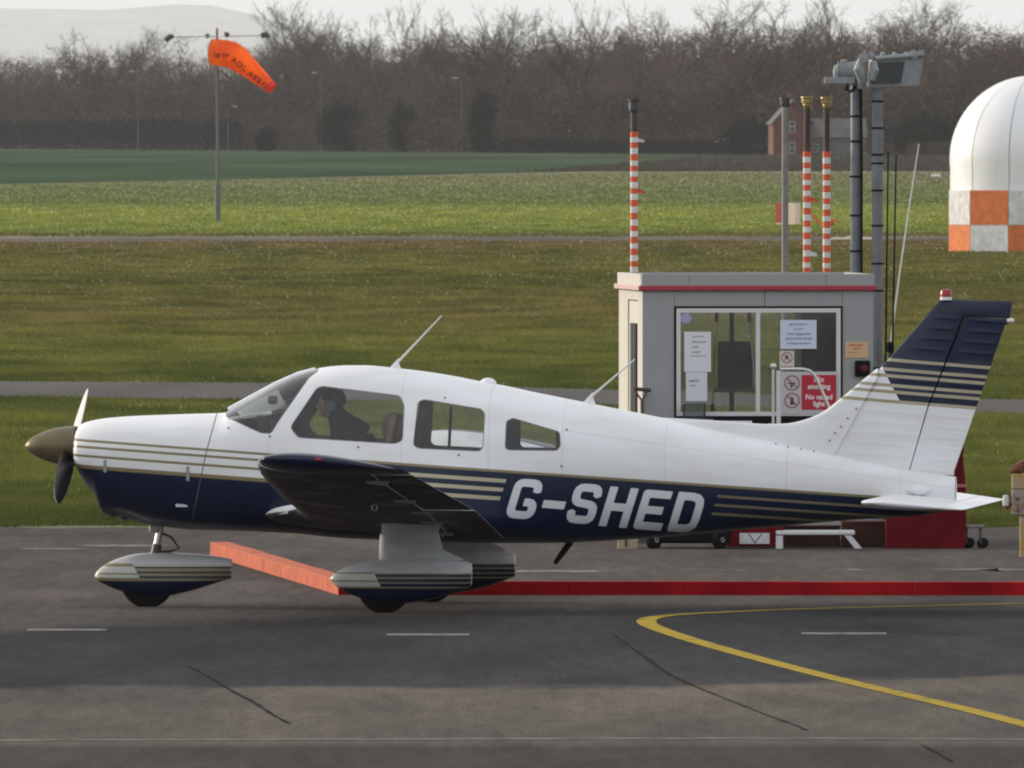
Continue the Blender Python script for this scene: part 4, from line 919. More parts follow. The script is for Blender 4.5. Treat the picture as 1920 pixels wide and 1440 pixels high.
MB().tube((0, 0, 0), (0, 0, zz(650)), .02, n=8).build('support', M_DGREY, e); MB().lathe([(.001, 0), (.035, .005), (.04, .05), (.02, .09), (.001, .09)], (0, 0, zz(660)), 'z', 12).build('base_fitting', M_BLACK, e, True)

# ---- small things far out on the grass
BY = gy(423); BS = BY / F
def far_e(name, u, label, cat, Y=BY, rz=0): e = empty(name, ((u - 960) * Y / F, Y, 0), rz); tag(e, label, cat); return e
e = far_e('marker_board', 1482, 'square red and pale marker board on the far grass behind the grey pipe', 'marker board', rz=R(-35))
MB().box(-.42, .42, -.3, .0, .04, .80, .01).build('panel', mat('pale_marker_panel', (.72, .58, .50), .6), e)  # pale panel that carries the red stripe
MB().box(-.424, -.12, -.304, .004, .10, .805).build('red_stripe', mat('board_red', (.42, .05, .04), .6), e)
for x in (-.3, .3): MB().box(x - .02, x + .02, -.12, -.08, 0, .04).build('foot', M_DGREY, e)
e = far_e('leaning_marker', 1525, 'leaning orange marker panel on the far grass between the banded pipes', 'marker')
MB().add([(-.2, 0, .56), (-.08, 0, .5), (.28, 0, .06), (.14, 0, .04), (-.2, .05, .56), (-.08, .05, .5), (.28, .05, .06), (.14, .05, .04)], [(0, 1, 2, 3), (7, 6, 5, 4), (0, 4, 5, 1), (1, 5, 6, 2), (2, 6, 7, 3), (3, 7, 4, 0)]).build('panel', mat('marker_orange', (.62, .16, .04), .6), e); MB().tube((.2, .1, 0), (.0, .1, .4), .015, n=6).build('strut', M_DGREY, e)
e = far_e('marker_block', 1561, 'small orange marker block on the far grass right of the banded pipes', 'marker'); MB().box(-.14, .12, -.1, .1, .08, .26, .02).build('block', mat('marker_orange', (.62, .16, .04), .6), e); MB().box(-.03, .03, -.03, .03, 0, .08).build('stake', M_DGREY, e)
e = far_e('pale_board', 1755, 'tiny pale flat board lying in the far grass left of the dome', 'board', Y=gy(333)); MB().box(-.3, .3, -.2, .2, .05, .25, .02).build('board', M_SIGNW, e); MB().box(-.2, .2, -.1, .1, 0, .05).build('support', M_DGREY, e)
e = far_e('sand_heap', 1598, 'low pale heap of sand at the edge of the far taxiway', 'sand heap', Y=gy(449))
hv, hf = [], []; nU, nV = 26, 7
for i in range(nU):
    for j in range(nV):
        x = -.75 + 1.5 * i / (nU - 1); y = -.5 + j / (nV - 1); z = .13 * max(0, 1 - (y / .5) ** 2) * (1 - (x / .75) ** 2) ** .5 * (.6 + .4 * math.sin(x * 7 + 1) * math.cos(x * 3)) if abs(x) < .75 else 0
        hv.append((x, y, z + .01))
for i in range(nU - 1):
    for j in range(nV - 1): a = i * nV + j; hf.append((a, a + nV, a + nV + 1, a + 1))
finish('heap', hv, hf, mat('pale_sand', (.42, .38, .27), .95, var=.2, scale=6, bump=.5), e, True)

# ---- equipment under the tail, in front of the kiosk
EY = 157.2; ES = EY / F
def eq(name, u, label, cat, Y=EY, rz=0.0): e = empty(name, ((u - 960) * Y / F, Y, 0), rz); tag(e, label, cat); return e
def ez(v, Y=EY): return CH - (v - VH) * Y / F
M_EQR = mat('equipment_red', (.115, .006, .010), .75, spec=.1, var=.2, scale=6); M_BROWN = mat('brown_board', (.060, .030, .025), .9, spec=.1, var=.2, scale=8)
e = eq('wooden_block', 1178, 'small pale wooden block on the apron under the registration letters', 'block'); MB().box(-.09, .085, 0, .14, 0, .095, .006).build('block', mat('pale_timber', (.36, .29, .19), .8, var=.2, scale=20, stretch=(1, 1, 8)), e); MB().box(-.03, -.005, -.004, .0, .02, .08).build('grain_split', M_WOODD, e)
e = eq('fuel_trolley', 1288, 'black fuel trolley on two spoked wheels under the registration letters', 'trolley')
MB().box(-.34, .38, .02, .5, .05, .40, .02).build('body', mat('trolley_black', (.008, .008, .010), .8, spec=.1), e); MB().box(-.30, .34, .05, .46, .40, .44, .01).build('lid', M_DGREY, e)
for u in (1226, 1350):
    x = (u - 1288) * ES
    wh = MB().lathe([(.055, -.03), (.075, -.026), (.082, 0), (.075, .026), (.055, .03)], (0, 0, 0), 'y', 20).build('tyre', M_BLACK, e, True); wh.location = (x, -.045, .08); wh.rotation_euler = (0, 0, R(48))
    hb_ = MB().lathe([(.001, -.022), (.02, -.034), (.03, -.018), (.055, -.014), (.055, .014), (.001, .02)], (0, 0, 0), 'y', 16).build('rim', mat('trolley_rim', (.42, .40, .37), .4, .6), wh, True)
e = eq('red_cabinet', 1416, 'low red cabinet with a white panel left of the white step', 'cabinet')
MB().box(-.235, .24, .03, .5, .02, .42, .01).build('carcass', M_EQR, e); MB().box(-.13, .12, .012, .0295, .045, .135).build('label_panel', mat('panel_white', (.56, .55, .56), .7, var=.2, scale=9), e)
for s in (-1, 1): MB().add([(s * .055 - .006, .011, .13), (s * .055 + .006, .011, .13), (.006 - .0, .011, .05), (-.006, .011, .05)], [(0, 1, 2, 3)]).build('label_mark', M_DGREY, e)
e = eq('step_stool', 1530, 'white aluminium work step standing below the tail stripes', 'step'); M_ALU = mat('white_step_paint', (.62, .62, .62), .45)
MB().box((1455 - 1530) * ES, (1603 - 1530) * ES, 0, .28, ez(1003), ez(995), .006).build('top', M_ALU, e)
for y in (.01, .25):
    MB().box((1455 - 1530) * ES, (1468 - 1530) * ES, y, y + .03, 0, ez(1004) - .001).build('leg', M_ALU, e)
    xa, xb = (1590 - 1530) * ES, (1611 - 1530) * ES; MB().prism([(xb - .03, 0), (xb + .03, 0), (xa + .03, ez(1004) - .001), (xa - .03, ez(1004) - .001)], y, y + .03).build('leg', M_ALU, e)
e = eq('brown_crate', 1632, 'dull brown board crate between the white step and the large red bin', 'crate', EY + .45); MB().box(-.24, .14, 0, .35, 0, .21, .008).build('box', M_BROWN, e); MB().box(-.25, .15, -.012, .36, .21, .23, .004).build('lid', mat('brown_lid', (.10, .05, .04), .8), e)
e = eq('brown_crate', 1520, 'low dark brown crate seen between the legs of the white step', 'crate', EY + .6); MB().box(-.23, .25, 0, .3, 0, .17, .008).build('box', M_BROWN, e); MB().box(-.235, .255, -.008, .308, .17, .185, .003).build('lid', M_BROWN, e)
e = eq('red_bin', 1735, 'large red equipment bin behind the tail cone of the aircraft', 'bin'); zt_ = ez(836)
xl, xr = (1662 - 1735) * ES, (1812 - 1735) * ES
MB().loft([[(xl, .02, .0), (xr - .03, .02, .0), (xr, .02, .06), (xr, .02, zt_ * .55), (xr - .03, .02, zt_ * .92), (xl, .02, zt_ * .92)], [(xl, .62, .0), (xr - .03, .62, .0), (xr, .62, .06), (xr, .62, zt_ * .55), (xr - .03, .62, zt_ * .92), (xl, .62, zt_ * .92)]]).build('body', M_EQR, e)
MB().box(xl - .01, xr - .02, .0, .64, zt_ * .921, zt_, .012).build('lid', M_EQR, e); MB().box(xr - .12, xr + .004, .008, .0195, zt_ * .60, zt_ * .63).build('edge_strip', mat('pink_strip', (.4, .12, .12), .5), e)
MB().box(xl + .02, xr - .05, .03, .6, -.002, .0).build('base', M_BLACK, e)
e = eq('castor_dolly', 1834, 'low dolly on castors right of the large red bin', 'dolly', EY + .05)
MB().box((1808 - 1834) * ES, (1848 - 1834) * ES, 0, .4, ez(991), ez(986), .003).build('platform', mat('dolly_board', (.14, .12, .11), .7), e)
for u, y in ((1816, .06), (1842, .03), (1820, .34), (1846, .32)):
    x = (u - 1834) * ES; cs = MB().lathe([(.001, -.02), (.03, -.02), (.042, -.015), (.045, 0), (.042, .015), (.03, .02), (.001, .02)], (x, y, .046), 'y', 16).build('castor_wheel', M_BLACK, e, True)
    MB().path([(x - .01, y + .024, .046), (x - .025, y + .024, .11), (x - .02, y, ez(991) - .002), (x - .025, y - .024, .11), (x - .01, y - .024, .046)], .007, 6).build('fork', M_DGREY, cs)
# rusty stand at the right edge
RY = gy(1046); RS = RY / F
e = empty('rusty_stand', ((1915 - 960) * RS, RY, 0)); tag(e, 'rusty yellow and white hose stand at the right edge of the picture', 'stand')
M_RY = mat('rusty_yellow_paint', (.44, .27, .05), .8, var=.1, scale=11, c2=(.36, .30, .24)); M_RW = mat('rusty_white_paint', (.40, .35, .32), .8, scale=16, var=.05, c2=(.16, .075, .045)); M_RR = mat('heavy_rust', (.15, .06, .03), .9, var=.4, scale=30, bump=.6)
rz = lambda v: CH - (v - VH) * RS
rx = lambda u: (u - 1915) * RS
MB().box(rx(1912), rx(1931), -.04, .04, 0, rz(968), .006).build('post', M_RY, e)
MB().box(rx(1897), rx(1938), -.06, .06, rz(966), rz(918), .01).build('valve_block', M_RW, e)
MB().box(rx(1897), rx(1936), -.055, .055, rz(917), rz(888), .008).build('yellow_panel', M_RY, e)
MB().path([(rx(1896), 0, rz(884)), (rx(1910), -.02, rz(878)), (rx(1925), 0, rz(870)), (rx(1940), 0, rz(880))], [.03, .05, .045, .03], 8).build('coupling', M_RR, e, True)
MB().path([(rx(1906), 0, rz(880)), (rx(1908), .0, rz(866))], [.02, .012], 6).build('stub', M_RR, e)
MB().lathe([(.001, -.05), (.025, -.045), (.03, 0), (.022, .04), (.001, .045)], (rx(1886), -.02, rz(938)), 'z', 10).build('hook', mat('pale_knob', (.58, .56, .55), .6), e, True)
MB().tube((rx(1884), -.02, rz(952)), (rx(1897), -.01, rz(944)), .02, n=8).build('hook_arm', M_RR, e)
for u, v in ((1908, 936), (1908, 957)): MB().lathe([(.001, -.066), (.014, -.064), (.014, -.06)], (rx(u), 0, rz(v)), 'y', 8).build('bolt', M_RR, e)

# =================================================================== THE AIRCRAFT
AF = Frame(-0.753, 138.07, R(-6.0))
ac = empty('light_aircraft', (AF.X0, AF.Y0, 0), AF.th)
tag(ac, 'white and navy blue low wing light aircraft with gold stripes parked on the apron', 'aircraft')
# local axes: x towards the tail, y towards the far wing, z up
GOLD = (.24, .205, .10); NAVY = (.006, .013, .041); WHITE = (.79, .80, .82); CREAM = (.44, .40, .28)
def bodyx(u, v=880, y=0.0): return AF.loc(u, v, y)[0]
def line_of(p, q, y):  # z = a + b x through two pixels
    (x0, z0), (x1, z1) = AF.loc(*p, y), AF.loc(*q, y); b = (z1 - z0) / (x1 - x0); return z0 - b * x0, b
PXM = 254.9
def ramp_paint(nt, val, bands, lo, hi):
    """bands: list of (value, colour) from lo upwards, constant"""
    mr = node(nt, 'ShaderNodeMapRange'); mr.inputs[1].default_value = lo; mr.inputs[2].default_value = hi; nt.links.new(val, mr.inputs[0])
    rp = node(nt, 'ShaderNodeValToRGB'); cr = rp.color_ramp; cr.interpolation = 'CONSTANT'
    while len(cr.elements) < len(bands): cr.elements.new(.5)
    for e, (v, c) in zip(cr.elements, bands): e.position = max(0, (v - lo) / (hi - lo)); e.color = (*c, 1)
    nt.links.new(mr.outputs[0], rp.inputs[0]); return rp.outputs[0]
def mth(nt, op, a, b=None, c=None):
    n = node(nt, 'ShaderNodeMath', operation=op)
    for i, s in enumerate((a, b, c)):
        if s is None: continue
        if isinstance(s, (int, float)): n.inputs[i].default_value = s
        else: nt.links.new(s, n.inputs[i])
    return n.outputs[0]
def mixc(nt, f, a, b):
    n = node(nt, 'ShaderNodeMix', data_type='RGBA')
    for s, i in ((f, 0), (a, 6), (b, 7)):
        if isinstance(s, tuple): n.inputs[i].default_value = (*s, 1)
        else: nt.links.new(s, n.inputs[i])
    return n.outputs[2]
def paint_base(name, rough=.32):
    m = bpy.data.materials.new(name); m.use_nodes = True; nt = m.node_tree; b = nt.nodes['Principled BSDF']
    b.inputs['Roughness'].default_value = rough; b.inputs['Coat Weight'].default_value = .12; b.inputs['Specular IOR Level'].default_value = .35; b.inputs['Coat Roughness'].default_value = .15
    tc = node(nt, 'ShaderNodeTexCoord'); sp = node(nt, 'ShaderNodeSeparateXYZ'); nt.links.new(tc.outputs['Object'], sp.inputs[0])
    return m, nt, b, sp, tc
def dirt(nt, tc, colr, amt=.10, scale=3.0, stretch=(.5, 1, 2.5)):
    mp = node(nt, 'ShaderNodeMapping'); mp.inputs['Scale'].default_value = stretch; nt.links.new(tc.outputs['Object'], mp.inputs[0])
    nz = node(nt, 'ShaderNodeTexNoise'); nz.inputs['Scale'].default_value = scale; nz.inputs['Detail'].default_value = 7; nt.links.new(mp.outputs[0], nz.inputs['Vector'])
    rp = node(nt, 'ShaderNodeValToRGB'); rp.color_ramp.elements[0].position = .35; rp.color_ramp.elements[1].position = .6
    k = 1 - amt; rp.color_ramp.elements[0].color = (k, k * .99, k * .96, 1); rp.color_ramp.elements[1].color = (1, 1, 1, 1); nt.links.new(nz.outputs['Fac'], rp.inputs[0])
    n = node(nt, 'ShaderNodeMix', data_type='RGBA', blend_type='MULTIPLY'); n.inputs[0].default_value = 1
    nt.links.new(colr, n.inputs[6]); nt.links.new(rp.outputs[0], n.inputs[7]); return n.outputs[2]
def fuselage_paint():
    m, nt, b, sp, tc = paint_base('fuselage_paint')
    a0, b0 = line_of((150, 826), (1613, 932), -.5)
    d = mth(nt, 'SUBTRACT', sp.outputs['Z'], mth(nt, 'MULTIPLY_ADD', sp.outputs['X'], b0, a0))      # height above the top gold line
    px = 1 / PXM
    def bands(lst): return [(-1.2, NAVY)] + sorted([(-q * px, c) for q, c in lst], key=lambda t: t[0])
    # offsets below the line in picture pixels, listed as (lower edge of band, colour of the band above it)
    nose = bands([(53, GOLD), (47, WHITE), (32.5, GOLD), (28, WHITE), (16, GOLD), (11.5, WHITE), (3, GOLD), (-1.5, WHITE)])
    rear = bands([(57, CREAM), (49, NAVY), (40, CREAM), (32, NAVY), (22, CREAM), (14.5, NAVY), (4, GOLD), (-2, WHITE)])
    DIM = (.20, .175, .11)
    tail = bands([(55, DIM), (50.5, NAVY), (39, DIM), (34.5, NAVY), (22.5, DIM), (18, NAVY), (4, GOLD), (-2, WHITE)])
    plain = bands([(4, GOLD), (-2, WHITE)])
    cols = [ramp_paint(nt, d, q, -1.2, 1.2) for q in (nose, rear, plain, tail)]
    xs = mth(nt, 'MULTIPLY_ADD', sp.outputs['Z'], -.33, sp.outputs['X'])
    def edge(u, v): x, z = AF.loc(u, v, -.5); return x - .33 * z
    s1 = mth(nt, 'GREATER_THAN', xs, edge(640, 880)); s2 = mth(nt, 'GREATER_THAN', xs, edge(950, 900)); s3 = mth(nt, 'GREATER_THAN', xs, edge(1339, 935))
    c = mixc(nt, s1, cols[0], cols[1]); c = mixc(nt, s2, c, cols[2]); c = mixc(nt, s3, c, cols[3])
    # skin laps
    seam = None
    for u in (520, 768, 930, 1066, 1255, 1480, 1690):
        q = mth(nt, 'LESS_THAN', mth(nt, 'ABSOLUTE', mth(nt, 'SUBTRACT', sp.outputs['X'], bodyx(u))), .0035); seam = q if seam is None else mth(nt, 'MAXIMUM', seam, q)
    a1, b1 = line_of((1066, 808), (1700, 905), -.4)
    q = mth(nt, 'LESS_THAN', mth(nt, 'ABSOLUTE', mth(nt, 'SUBTRACT', sp.outputs['Z'], mth(nt, 'MULTIPLY_ADD', sp.outputs['X'], b1, a1))), .003)
    q = mth(nt, 'MULTIPLY', q, mth(nt, 'GREATER_THAN', sp.outputs['X'], bodyx(1066))); seam = mth(nt, 'MAXIMUM', seam, q)
    dk = node(nt, 'ShaderNodeMix', data_type='RGBA', blend_type='MULTIPLY'); nt.links.new(mth(nt, 'MULTIPLY', seam, .22), dk.inputs[0]); nt.links.new(c, dk.inputs[6]); dk.inputs[7].default_value = (.3, .3, .3, 1)
    c = dirt(nt, tc, dk.outputs[2], .09)
    g = node(nt, 'ShaderNodeNewGeometry')                        # cabin lining on the inside of the skin
    c = mixc(nt, g.outputs['Backfacing'], c, (.33, .32, .30)); nt.links.new(c, b.inputs['Base Color'])
    nz = node(nt, 'ShaderNodeTexNoise'); nz.inputs['Scale'].default_value = 2.2; nt.links.new(tc.outputs['Object'], nz.inputs['Vector'])
    bp = node(nt, 'ShaderNodeBump'); bp.inputs['Strength'].default_value = .25; bp.inputs['Distance'].default_value = .012; nt.links.new(nz.outputs['Fac'], bp.inputs['Height']); nt.links.new(bp.outputs[0], b.inputs['Normal'])
    return m
M_FUS = fuselage_paint()
def plain_paint(name, c, rough=.35, amt=.1):
    m, nt, b, sp, tc = paint_base(name, rough); rgb = node(nt, 'ShaderNodeRGB'); rgb.outputs[0].default_value = (*c, 1)
    nt.links.new(dirt(nt, tc, rgb.outputs[0], amt), b.inputs['Base Color']); return m
M_APW = plain_paint('aircraft_white', WHITE); M_APN = plain_paint('aircraft_navy', NAVY); M_UNDER = M_APW

# ---------------- fuselage: sections from the side outline, then clipped by window and cowl outlines
TOP = [(147, 815), (149, 802), (156, 794), (175, 788), (200, 784), (250, 780), (300, 778), (360, 776), (420, 774), (445, 760), (470, 746), (520, 719), (560, 701), (590, 692), (620, 687), (650, 685), (680, 685), (740, 690), (800, 697), (850, 705), (900, 715), (950, 724), (1000, 735), (1060, 747), (1120, 759), (1180, 771), (1245, 784), (1300, 797), (1400, 818), (1500, 838), (1600, 858), (1700, 878), (1760, 888), (1792, 894)]
BOT = [(147, 862), (149, 876), (156, 893), (165, 908), (178, 922), (186, 932), (190, 950), (197, 964), (240, 972), (280, 983), (330, 990), (360, 993), (440, 995), (550, 1000), (650, 1009), (760, 1013), (950, 1018), (1040, 1018), (1100, 1016), (1200, 1010), (1320, 1000), (1450, 988), (1600, 975), (1700, 969), (1750, 963), (1775, 957), (1792, 948)]
WID = [(147, .30), (149, .35), (156, .40), (200, .46), (300, .50), (420, .54), (550, .57), (700, .58), (850, .57), (950, .535), (1050, .48), (1200, .39), (1400, .27), (1600, .165), (1792, .055)]
BLT = [(147, 845), (200, 850), (420, 855), (600, 850), (900, 862), (1050, 875), (1200, 885), (1400, 905), (1600, 918), (1792, 921)]
NUP = [(147, 2.2), (420, 2.3), (560, 2.5), (700, 2.7), (900, 2.5), (1100, 2.2), (1792, 2.0)]
NLO = [(147, 2.3), (420, 3.0), (900, 3.4), (1200, 3.0), (1600, 2.4), (1792, 2.0)]
US = sorted(set([147, 148, 149, 150.5, 153, 156, 160] + list(np.arange(165, 1792, 5.5)) + [1792]))
NU = len(US); NH = 56
XS = np.array([bodyx(u) for u in US])
def zc(tab, u): return AF.loc(u, ip(tab, u))[1]
ZT = np.array([zc(TOP, u) for u in US]); ZB = np.array([zc(BOT, u) for u in US]); ZM = np.array([zc(BLT, u) for u in US])
WD = np.array([ip(WID, u) for u in US]); N1 = np.array([ip(NUP, u) for u in US]); N2 = np.array([ip(NLO, u) for u in US])
def half_width(x, z):
    i = np.interp(x, XS, np.arange(NU)); g = lambda A: float(np.interp(i, np.arange(NU), A))
    zt, zb, zm, w_, n1, n2 = g(ZT), g(ZB), g(ZM), g(WD), g(N1), g(N2)
    if z >= zm: h = min(1, (z - zm) / (zt - zm)); return w_ * max(0, 1 - h ** n1) ** (1 / n1)
    h = min(1, (zm - z) / (zm - zb)); return w_ * max(0, 1 - h ** n2) ** (1 / n2)
def seg_half(i):
    pts = []
    for t in np.linspace(math.pi / 2, 0, NH):
        n = N1[i]; pts.append((WD[i] * max(0, math.cos(t)) ** (2 / n) if t < math.pi / 2 - 1e-6 else 0.0, ZM[i] + (ZT[i] - ZM[i]) * math.sin(t) ** (2 / n)))
    for t in np.linspace(0, math.pi / 2, 40)[1:]:
        n = N2[i]; pts.append((WD[i] * max(0, math.cos(t)) ** (2 / n) if t < math.pi / 2 - 1e-6 else 0.0, ZM[i] - (ZM[i] - ZB[i]) * math.sin(t) ** (2 / n)))
    return pts
NP = NH + 39
GV = []                                   # near half then far half
for i in range(NU):
    hs_ = seg_half(i)
    GV.append([(XS[i], -y, z) for y, z in hs_] + [(XS[i], y, z) for y, z in reversed(hs_[1:-1])])
NR = len(GV[0]); P = np.array(GV).reshape(-1, 3)
yy = -np.abs(P[:, 1]); X_ = AF.X0 + AF.c * P[:, 0] - AF.s * yy; Y_ = AF.Y0 + AF.s * P[:, 0] + AF.c * yy
PU = 960 + F * X_ / Y_; PV = VH + F * (CH - P[:, 2]) / Y_
def sd_poly(poly, px, py, r):
    n = len(poly); d = np.full(px.shape, 1e18); s = np.ones(px.shape)
    for i in range(n):
        ax, ay = poly[i]; bx, by = poly[i - 1]; ex, ey = bx - ax, by - ay; wx, wy = px - ax, py - ay
        t = np.clip((wx * ex + wy * ey) / (ex * ex + ey * ey), 0, 1); d = np.minimum(d, (wx - ex * t) ** 2 + (wy - ey * t) ** 2)
        c1 = py >= ay; c2 = py < by; c3 = ex * wy > ey * wx
        s = np.where((c1 & c2 & c3) | (~c1 & ~c2 & ~c3), -s, s)
    return s * np.sqrt(d) - r
WINS = [('windshield', [(428, 779), (470, 799), (490, 808), (506, 809), (518, 789), (577, 705), (592, 694), (596, 630), (424, 630)], 3),
        ('front_window', [(556, 801), (564, 811), (738, 822), (745, 820), (748, 762), (743, 751), (606, 734), (600, 736)], 9),
        ('rear_window', [(783, 831), (787, 833), (896, 838), (898, 834), (901, 778), (898, 774), (796, 757), (791, 759)], 7),
        ('aft_window', [(954, 837), (1041, 838), (1044, 834), (1043, 815), (962, 791), (956, 794)], 6)]
SD = np.stack([sd_poly(p, PU, PV, r) for _, p, r in WINS]); WID_MIN = SD.argmin(0); SW = SD.min(0)
SC_ = PU - np.interp(PV, [770, 850, 990], [408, 386, 357])
verts = [tuple(p) for p in P]; fw = list(SW); fc = list(SC_); cache = {}
def cut(a, b, fld, lev, key):
    k = (min(a, b), max(a, b), key)
    if k in cache: return cache[k]
    t = (lev - fld[a]) / (fld[b] - fld[a]); va, vb = verts[a], verts[b]
    verts.append(tuple(va[i] + (vb[i] - va[i]) * t for i in range(3))); fw.append(fw[a] + (fw[b] - fw[a]) * t); fc.append(fc[a] + (fc[b] - fc[a]) * t)
    cache[k] = len(verts) - 1; return cache[k]
def split(poly, fld, lev, key):
    """(below, above)"""
    if all(fld[i] <= lev for i in poly): return poly, None
    if all(fld[i] >= lev for i in poly): return None, poly
    lo, hi = [], []
    for i in range(len(poly)):
        a, b = poly[i], poly[(i + 1) % len(poly)]; fa, fb = fld[a], fld[b]
        (lo if fa <= lev else hi).append(a)
        if fa == lev: hi.append(a)
        if (fa - lev) * (fb - lev) < 0: c = cut(a, b, fld, lev, key); lo.append(c); hi.append(c)
    return (lo if len(lo) > 2 else None), (hi if len(hi) > 2 else None)
OUT = {}
def put(k, poly):
    if poly: OUT.setdefault(k, []).append(tuple(poly))
for i in range(NU - 1):
    for j in range(NR):
        j2 = (j + 1) % NR; q = [i * NR + j, i * NR + j2, (i + 1) * NR + j2, (i + 1) * NR + j]
        far = verts[q[0]][1] + verts[q[1]][1] > 0
        ins, outs = split(q, fw, 0.0, 'w0')
        if ins:
            w_ = int(WID_MIN[q[int(np.argmin([SW[k] for k in q]))]]); put((WINS[w_][0], far if w_ else False), ins)
        if outs:
            band, rest = split(outs, fw, 1.6, 'w1'); put(('window_seal', False), band)
            if rest:
                a, b = split(rest, fc, -1.0, 'c0'); put(('cowling', False), a)
                if b: c, d = split(b, fc, 1.0, 'c1'); put(('cowl_seam', False), c); put(('fuselage', False), d)
M_GLS = glass('cabin_glass', (.86, .88, .87), ior=1.5, dust_and_sky_veil=.035)
M_SEAL = mat('window_seal_grey', (.20, .20, .21), .7)
PART = {}
def compact(name, polys, m, parent, smooth=True):
    ids = sorted(set(k for p in polys for k in p)); mp = {k: n for n, k in enumerate(ids)}
    o = finish(name, [verts[k] for k in ids], [tuple(mp[k] for k in p) for p in polys], m, parent, smooth, 50); return o
fus = compact('fuselage', OUT[('fuselage', False)] , M_FUS, ac); PART['fuselage'] = fus
cowl = compact('cowling', OUT[('cowling', False)], M_FUS, ac)
compact('cowl_seam', OUT[('cowl_seam', False)], mat('seam_dark', (.10, .10, .11), .8), cowl)
compact('window_seal', OUT[('window_seal', False)], M_SEAL, fus)
compact('windshield', OUT[('windshield', False)], M_GLS, ac)
for nm in ('front_window', 'rear_window', 'aft_window'):
    for far in (False, True): compact('cabin_window', OUT[(nm, far)], M_GLS, ac)
# nose face, tail end
nose_ring = [GV[0][j] for j in range(NR)]
cowl_face = MB().add(nose_ring, [tuple(range(NR))]).build('nose_bowl', M_APN, cowl)
finish('tail_cap', [(p[0] + .004, p[1], p[2]) for p in GV[-1]], [tuple(reversed(range(NR)))], M_APW, fus)
# windshield centre post, glareshield, panel
def bl(u, v, y=0.0): x, z = AF.loc(u, v, y); return (x, y, z)
MB().path([bl(430, 771), bl(470, 749), bl(520, 722), bl(560, 704.5), bl(592, 696)], .030, 8).build('windshield_post', M_APW, ac, True)
xg0, zg0 = AF.loc(440, 776); xg1, zg1 = AF.loc(524, 768)
M_GLARE = mat('pale_chart_cover', (.66, .66, .66), .7)
MB().add([(xg0, -.40, zg0 - .02), (xg0, .40, zg0 - .02), (xg1, .50, zg1), (xg1, -.50, zg1), (xg0, -.40, zg0 - .045), (xg0, .40, zg0 - .045), (xg1, .50, zg1 - .03), (xg1, -.50, zg1 - .03)], [(0, 3, 2, 1), (4, 5, 6, 7), (0, 4, 7, 3), (2, 6, 5, 1), (3, 7, 6, 2), (0, 1, 5, 4)]).build('glareshield', M_GLARE, ac)
xp, zp = AF.loc(520, 772)
MB().box(xp - .10, xp, -.49, .49, zp - .42, zp - .022, .01).build('instrument_panel', mat('panel_charcoal', (.03, .032, .036), .6), ac)
c = bl(512, 748); MB().box(c[0] - .035, c[0] + .03, -.035, .035, c[2] - .04, c[2] + .025, .012).build('compass', mat('compass_black', (.02, .02, .022), .5), ac)
for y in (-.27, .27):
    h = bl(552, 812, y); MB().path([(h[0] - .22, y, h[2] - .02), (h[0], y, h[2])], .014, 8).build('control_yoke', M_BLACK, ac); MB().path([(h[0], y - .13, h[2] + .10), (h[0], y - .14, h[2]), (h[0], y, h[2] - .02), (h[0], y + .14, h[2]), (h[0], y + .13, h[2] + .10)], .016, 8).build('control_wheel', M_BLACK, ac, True)
MB().box(bodyx(420), bodyx(1040), -.30, .30, AF.loc(700, 985)[1], AF.loc(700, 975)[1], .004).build('cabin_floor', mat('cabin_carpet', (.05, .05, .055), .9), ac)
xr = bodyx(1052); bk = [(-.40, AF.loc(1052, 960)[1]), (.40, AF.loc(1052, 960)[1]), (.42, AF.loc(1052, 880)[1]), (.36, AF.loc(1052, 800)[1]), (.2, AF.loc(1052, 765)[1]), (-.2, AF.loc(1052, 765)[1]), (-.36, AF.loc(1052, 800)[1]), (-.42, AF.loc(1052, 880)[1])]
finish('rear_bulkhead', [(xr + dx, y, z) for dx in (0, .02) for y, z in bk], [tuple(range(8)), tuple(reversed(range(8, 16)))], mat('beige_lining', (.42, .40, .37), .9), ac)
M_SEATA = mat('tan_seat_leather', (.26, .165, .10), .7, var=.15, scale=10); M_SEATB = mat('maroon_grey_seat', (.055, .040, .040), .8, var=.15, scale=10)
def seat(u, y, vtop, m, label=None):
    x, zt_ = AF.loc(u, vtop, y); zb_ = AF.loc(u, 925, y)[1]; rings = []
    for f in np.linspace(0, 1, 9):
        z = zb_ + (zt_ - zb_) * f; w_ = .21 * (1 - .35 * max(0, (f - .72) / .28) ** 1.5); d = .06 * (1 - .4 * f); xx = x + .10 * (f - 1)
        rings.append([(xx + d * math.cos(q) * (abs(math.cos(q)) ** -.4 if abs(math.cos(q)) > .01 else 1), y + w_ * math.copysign(abs(math.sin(q)) ** .5, math.sin(q)), z) for q in np.linspace(0, 2 * math.pi, 20, endpoint=False)])
    s_ = MB().loft(rings).build('seat_back', m, ac, True)
    MB().box(x - .55, x - .10, y - .22, y + .22, zb_ - .02, zb_ + .10, .03).build('seat_cushion', m, ac)
seat(742, -.27, 776, M_SEATA)
c = bl(738, 800, -.27); MB().lathe([(.001, -.125), (.06, -.11), (.085, -.05), (.088, .02), (.07, .08), (.001, .11)], c, 'z', 18).build('head_rest', M_SEATA, ac, True, 60)
MB().path([bl(846, 762, .42), bl(844, 800, .45), bl(842, 838, .47)], .012, 6).build('window_strap', M_BLACK, ac); seat(745, .27, 790, M_SEATA); seat(800, -.27, 752, M_SEATB); seat(950, -.26, 800, M_SEATB)
seat(948, .26, 812, M_SEATB)

